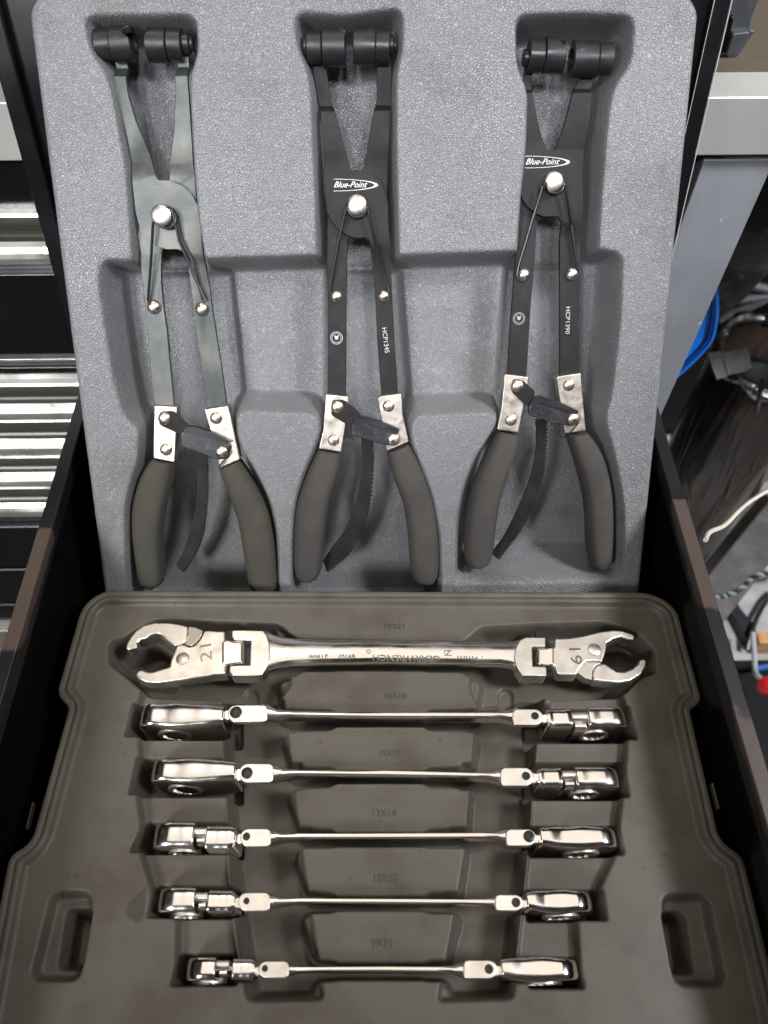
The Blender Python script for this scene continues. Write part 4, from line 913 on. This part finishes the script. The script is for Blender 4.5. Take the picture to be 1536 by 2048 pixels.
# plastic clamp body on the worktop, top right
def frameY(y): return Frame((0, y, 0), (1, 0, 0), (0, 0, 1))
fc = frameY(YC-0.002)
Tc = Thing('plastic_clamp', fc, 1480, 60, 0, 'dark grey plastic clamp body standing on the dirty worktop at the top right', 'clamp')
M['clampg'] = mat('dark_clamp_plastic', (0.055, 0.058, 0.066), 0.42, noise=(60, (0.09, 0.09, 0.10), 0.45, 0.7), bump=('noise', 700, 0.0001))
plate(Tc, 'clamp_body', [(1448, -30), (1530, -30), (1503, 40), (1500, 60), (1512, 62), (1474, 118), (1432, 118), (1430, 90)], 0.0, 0.03, M['clampg'], 0.002, rpx=5)
plate(Tc, 'clamp_pad', [(1466, 68), (1500, 64), (1490, 96), (1474, 112), (1452, 112)], 0.006, 0.012, M['clampg'], 0.0015, rpx=4)
plate(Tc, 'clamp_rib', [(1462, 34), (1470, 34), (1450, 110), (1440, 110)], 0.004, 0.01, M['paint'], 0.001)
fw = frameY(YC+0.16)
Tb = Thing('white_tub', fw, 1520, 30, 0, 'off-white plastic tub edge on the worktop in the top right corner', 'tub')
M['white'] = mat('stained_white_plastic', (0.62, 0.62, 0.62), 0.5, noise=(60, (0.42, 0.42, 0.40), 0.5, 0.7))
plate(Tb, 'tub_wall', [(1526, -20), (1600, -20), (1600, 92), (1540, 88), (1502, 56)], 0, 0.06, M['white'], 0.003, rpx=5)
plate(Tb, 'tub_rim', [(1500, 50), (1540, 84), (1600, 92), (1600, 102), (1536, 96), (1498, 60)], 0.005, 0.07, M['clampg'], 0.002)

# garage floor and walls
def plane_obj(name, pts, m, kind='structure'):
    me = bpy.data.meshes.new(name); me.from_pydata(pts, [], [tuple(range(len(pts)))]); me.update()
    o = link(name, me, m, None, False); o['kind'] = kind; return o
ZF = -0.87
M['concrete'] = mat('stained_concrete', (0.40, 0.385, 0.36), 0.8, noise=(14, (0.26, 0.25, 0.23), 0.42, 0.65), noise2=(90, (0.15, 0.14, 0.13), 0.68, 0.76), bump=('noise', 120, 0.001))
plane_obj('floor', [(-5, -3, ZF), (5, -3, ZF), (5, 6, ZF), (-5, 6, ZF)], M['concrete'])
M['wallm'] = mat('dark_garage_wall', (0.10, 0.10, 0.10), 0.8, noise=(3, (0.2, 0.2, 0.2), 0.45, 0.65))
plane_obj('wall', [(-5, 2.2, ZF), (5, 2.2, ZF), (5, 2.2, 2.4), (-5, 2.2, 2.4)], M['wallm'])

# big smeared sheet-metal box to the right of the chest
f2 = frameY(0.92)
Tm = Thing('sheet_metal_box', f2, 1480, 450, 0, 'smeared dark sheet metal box side behind the aluminium corner post', 'metal box')
M['smear'] = mat('smeared_metal', (0.055, 0.052, 0.052), 0.45, 0.5, noise=(9, (0.22, 0.21, 0.20), 0.50, 0.68), noise2=(30, (0.35, 0.34, 0.32), 0.60, 0.78), rvar=(20, 0.2))
plate(Tm, 'side_sheet', [(1400, 290), (1760, 285), (1700, 420), (1560, 520), (1492, 598), (1440, 640), (1300, 640), (1300, 300)], 0, 0.05, M['smear'], 0.003)
plate(Tm, 'edge_seam', [(1500, 318), (1512, 325), (1508, 345), (1496, 340)], 0.01, 0.02, M['hole'], 0.002, rpx=4)
f3 = frameY(1.05)
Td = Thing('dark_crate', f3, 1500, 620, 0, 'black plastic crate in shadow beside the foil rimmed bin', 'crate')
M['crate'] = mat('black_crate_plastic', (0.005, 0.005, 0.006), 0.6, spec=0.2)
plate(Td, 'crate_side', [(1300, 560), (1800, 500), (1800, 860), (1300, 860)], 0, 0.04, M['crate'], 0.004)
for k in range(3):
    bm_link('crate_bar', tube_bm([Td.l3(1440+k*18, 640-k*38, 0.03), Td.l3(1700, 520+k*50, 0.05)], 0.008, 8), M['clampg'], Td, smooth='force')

# blue lid leaning against the post
f4 = frameY(0.56)
Tl = Thing('blue_basin', f4, 1390, 680, 0, 'glossy bright blue plastic basin showing behind the aluminium post', 'basin')
M['blue'] = mat('glossy_blue_plastic', (0.010, 0.17, 0.70), 0.22, coat=0.3)
M['blued'] = mat('blue_plastic_groove', (0.006, 0.06, 0.30), 0.4)
arc = crom([(1424, 556), (1432, 574), (1435, 615), (1432, 648), (1424, 680), (1404, 706), (1372, 738), (1346, 760), (1318, 790)], 5)
plate(Tl, 'disc', [tuple(p) for p in arc]+[(1250, 790), (1250, 556)], 0, 0.006, M['blue'], 0.001)
def offs(P, d):
    out = []
    for i in range(len(P)):
        t = nrm(P[min(i+1, len(P)-1)]-P[max(i-1, 0)]); out.append(P[i]+np.array([-t[1], t[0]])*d)
    return out
bm_link('rim', tube_bm([Tl.l3(*p, 0.002) for p in offs(arc, 2)], 0.0022, 10), M['blue'], Tl, smooth='force')
bm_link('rim_groove', tube_bm([Tl.l3(*p, 0.0012) for p in offs(arc, 9)], 0.0018, 8), M['blued'], Tl, smooth='force')

# tall bin wrapped in plastic with a foil taped rim
bz = -0.34
def at_z(px, py, z):
    d_ = ray(px, py); t = (z-CAMZ)/d_[2]; return C0+d_*t
cb = at_z(1552, 712, bz); rb = abs(at_z(1436, 712, bz)[0]-cb[0])
Tbn = bpy.data.objects.new('bin', None); COL.objects.link(Tbn); Tbn.location = (cb[0], cb[1], ZF)
setp(Tbn, 'tall brown bin wrapped in shiny plastic with a crumpled foil rim', 'bin')
M['wrap'] = mat('shiny_brown_wrap', (0.040, 0.030, 0.028), 0.28, spec=0.5, noise=(7, (0.08, 0.048, 0.024), 0.52, 0.66), coat=0.3)
n_ = M['wrap'].node_tree.nodes; l_ = M['wrap'].node_tree.links
tcn = n_.new('ShaderNodeTexCoord'); mpn = n_.new('ShaderNodeMapping'); mpn.inputs['Scale'].default_value = (38, 38, 5); mpn.inputs['Rotation'].default_value = (0.35, -0.25, 0)
nn_ = n_.new('ShaderNodeTexNoise'); nn_.inputs['Scale'].default_value = 1.6; nn_.inputs['Detail'].default_value = 5
bpn = n_.new('ShaderNodeBump'); bpn.inputs['Distance'].default_value = 0.006; bpn.inputs['Strength'].default_value = 1
l_.new(tcn.outputs['Object'], mpn.inputs['Vector']); l_.new(mpn.outputs[0], nn_.inputs['Vector']); l_.new(nn_.outputs['Fac'], bpn.inputs['Height']); l_.new(bpn.outputs[0], n_['Principled BSDF'].inputs['Normal'])
Hb = bz-ZF
bm = lathe_bm([(0, 0.01), (rb*0.86, 0.01), (rb*0.88, 0.03), (rb*1.0, Hb*0.6), (rb*1.03, Hb-0.01), (rb, Hb), (rb*0.95, Hb-0.01), (rb*0.93, Hb-0.12)], 48, caps=False)
bm_link('bin_dark_fill', lathe_bm([(rb*0.96, Hb-0.07), (rb*0.5, Hb-0.05), (0, Hb-0.08)], 24), M['crate'], Tbn, smooth='force')  # black disc that gives the bin its dark inside
rs = random.Random(5)
bm_link('bin_body', bm, M['wrap'], Tbn, smooth='force')
M['foil'] = mat('crumpled_foil', (0.75, 0.75, 0.76), 0.22, 1.0, bump=('noise', 90, 0.006), noise=(25, (0.25, 0.22, 0.20), 0.42, 0.62))
path = []; rad = []
for k in range(73):
    a = 2*math.pi*k/72; path.append((rb*1.0*math.cos(a), rb*1.0*math.sin(a), Hb+0.004*math.sin(a*7))); rad.append(0.0085+0.002*math.sin(a*11)+0.0012*math.sin(a*29))
bm_link('foil_rim', tube_bm(path, rad, 12), M['foil'], Tbn, smooth='force')
# creases in the wrap: thin raised folds
bm = bmesh.new()
for k in range(26):
    a0 = math.radians(185+k*5.2+rs.uniform(-2, 2)); z0 = Hb*rs.uniform(0.55, 0.97); z1_ = z0-rs.uniform(0.05, 0.2); a1 = a0+rs.uniform(0.10, 0.30)
    P_ = []
    for q in range(7):
        u = q/6; a = a0+(a1-a0)*u; z = z0+(z1_-z0)*u; P_.append((rb*1.015*math.cos(a), rb*1.015*math.sin(a), z))
    tube_bm(P_, [0.0004+0.0012*math.sin(math.pi*q/6) for q in range(7)], 6, bm)
bm_link('wrap_fold', bm, M['wrap'], Tbn, smooth='force')
fl_ = Frame(at_z(1455, 735, bz+0.02), (1, 0, 0), nrm([0, 0.4, 1]))
tl = Thing('paper_tag', fl_, 1462, 725, 0.0, 'creased white paper label stuck over the foil rim of the bin', 'label')
M['paper'] = mat('creased_paper', (0.60, 0.60, 0.58), 0.7, noise=(70, (0.36, 0.36, 0.35), 0.5, 0.7), bump=('noise', 60, 0.002))
plate(tl, 'tag_sheet', [(1444, 706), (1496, 693), (1504, 735), (1486, 744), (1456, 750)], 0.004, 0.0008, M['paper'], 0.0002)
plate(tl, 'tag_flap', [(1416, 706), (1443, 702), (1448, 730), (1455, 752), (1434, 760), (1426, 740)], 0.006, 0.0008, M['paper'], 0.0002)
def cable(name, pts, r, m, label, cat, zf=None, par=None):
    """pts: (px,py,z) in the photo and world height"""
    W = crom([tuple(at_z(*p)) for p in pts], 6); c = W[len(W)//2]
    bm = tube_bm([tuple(p-c) for p in W], r, 8); o = bm_link(name, bm, m, par, smooth='force')
    if par is None: o.location = tuple(c); setp(o, label, cat)
    return o
M['cream'] = mat('cream_cable', (0.62, 0.55, 0.45), 0.45)
M['cablek'] = mat('black_cable', (0.015, 0.015, 0.02), 0.4)
M['cablew'] = mat('white_cable', (0.42, 0.42, 0.45), 0.4)
M['cableb'] = mat('blue_cable', (0.03, 0.12, 0.35), 0.4)
M['cableg'] = mat('green_cable', (0.10, 0.20, 0.05), 0.4)
M['red'] = mat('red_plastic', (0.65, 0.015, 0.02), 0.35)
cable('cream_cable', [(1411, 1080, -.02), (1420, 1064, -.04), (1450, 1050, -.08), (1480, 1020, -.12), (1505, 1000, -.16), (1545, 978, -.2), (1600, 960, -.25)], 0.0016, M['cream'], 'thin cream cable curving in front of the wrapped bin', 'cable')
cable('black_cable', [(1526, 760, -.30), (1518, 800, -.30), (1512, 826, -.31)], 0.003, M['cablek'], 'short black cable hanging over the foil rim with a bright end', 'cable')
# floor clutter at the right edge
Tw = bpy.data.objects.new('wiring_loom', None); COL.objects.link(Tw); c_ = at_z(1500, 1165, ZF+0.05); Tw.location = tuple(c_)
setp(Tw, 'twisted loom of black, white and green wires on the concrete floor', 'wires')
for i, (mm, ph) in enumerate(((M['cablek'], 0), (M['cablew'], 1.6), (M['cableg'], 3.1), (M['cablek'], 4.6))):
    W = []
    for k in range(90):
        u = k/89; px = 1430+170*u; py = 1192-64*u+9*math.sin(u*9); p = at_z(px, py, ZF+0.06)
        a = u*60+ph; W.append(tuple(p-c_+np.array([0.003*math.sin(u*25), 0.0034*math.cos(a), 0.0034*math.sin(a)])))
    bm_link('wire', tube_bm(W, 0.0018, 7), mm, Tw, smooth='force')
cable('black_cable', [(1560, 1180, ZF+.03), (1534, 1200, ZF+.02), (1514, 1235, ZF+.02), (1504, 1262, ZF+.03), (1494, 1300, ZF+.02)], 0.0045, M['cablek'], 'black twisted cable crossing the bright concrete beside the plank', 'cable')
beam_c = at_z(1480, 1130, ZF+0.05)
M['beam'] = mat('grey_painted_beam', (0.075, 0.07, 0.068), 0.6, noise=(20, (0.12, 0.11, 0.10), 0.45, 0.65))
A = at_z(1436, 1190, ZF+0.06); B = at_z(1600, 985, ZF+0.06); dd = nrm(B-A)*1.0; A = A-dd*0.15; nn = np.array([-dd[1], dd[0], 0])*0.035
bm = bmesh.new(); vs = []
for P_ in (A, B):
    for s1, z_ in ((1, 0), (-1, 0), (-1, -0.058), (1, -0.058)): vs.append(bm.verts.new(tuple(P_+nn*s1+np.array([0, 0, z_])-A)))
for f_ in ((0, 1, 2, 3), (7, 6, 5, 4), (0, 4, 5, 1), (1, 5, 6, 2), (2, 6, 7, 3), (3, 7, 4, 0)): bm.faces.new([vs[i] for i in f_])
o = bm_link('floor_beam', bm, M['beam'], None, 0.004); o.location = tuple(A); setp(o, 'dark grey beam lying aslant on the concrete below the bin', 'beam')
M['wood'] = mat('orange_pine', (0.62, 0.36, 0.16), 0.6, noise=(40, (0.45, 0.22, 0.09), 0.45, 0.6))
A = at_z(1513, 1262, ZF+0.05); 
o = bm_link('wood_offcut', box_bm(0, 0.25, -0.022, 0.0, -0.045, 0.0), M['wood'], None, 0.002); o.location = (A[0], A[1], ZF+0.048); setp(o, 'short orange pine offcut lying on the concrete at the right edge', 'wood')
A = at_z(1470, 1225, ZF+0.03)
o = bm_link('black_bracket', prism_bm([(0, 0), (0.022, 0.01), (0.03, -0.02), (0.045, -0.05), (0.04, -0.085), (0.02, -0.08), (0.012, -0.04)], 0, 0.02), M['cablek'], None, 0.002); o.location = (A[0]-0.01, A[1]+0.03, ZF); setp(o, 'small black plastic bracket on the concrete beside the drawer rim', 'bracket')
# dark step under the slab edge with coloured leads
A = at_z(1490, 1316, ZF+0.02)
o = bm_link('black_mat', box_bm(-0.05, 1.2, -0.6, 0, 0, 0.012), M['crate'], None, 0.002); o.location = (A[0], A[1], ZF); setp(o, 'black rubber mat on the floor in front of the bright concrete', 'mat')
cable('white_cable', [(1506, 1266, ZF+.06), (1508, 1300, ZF+.06), (1510, 1338, ZF+.07), (1514, 1350, ZF+.08), (1526, 1362, ZF+.09)], 0.0045, M['cablew'], 'white lead running down to the red connector', 'cable')
cable('blue_cable', [(1508, 1338, ZF+.05), (1530, 1334, ZF+.05), (1580, 1326, ZF+.05)], 0.005, M['cableb'], 'blue lead on the black mat above the red connector', 'cable')
A = at_z(1537, 1374, ZF+0.09)
bm = lathe_bm([(0, 0.02), (0.006, 0.018), (0.016, 0.006), (0.019, -0.008), (0.012, -0.022), (0, -0.026)], 20, M=Matrix.Rotation(0.5, 4, 'X') @ Matrix.Scale(0.85, 4))
o = bm_link('red_connector', bm, M['red'], None, smooth='force'); o.location = tuple(A); setp(o, 'bright red plastic connector at the right edge of the photo', 'connector')
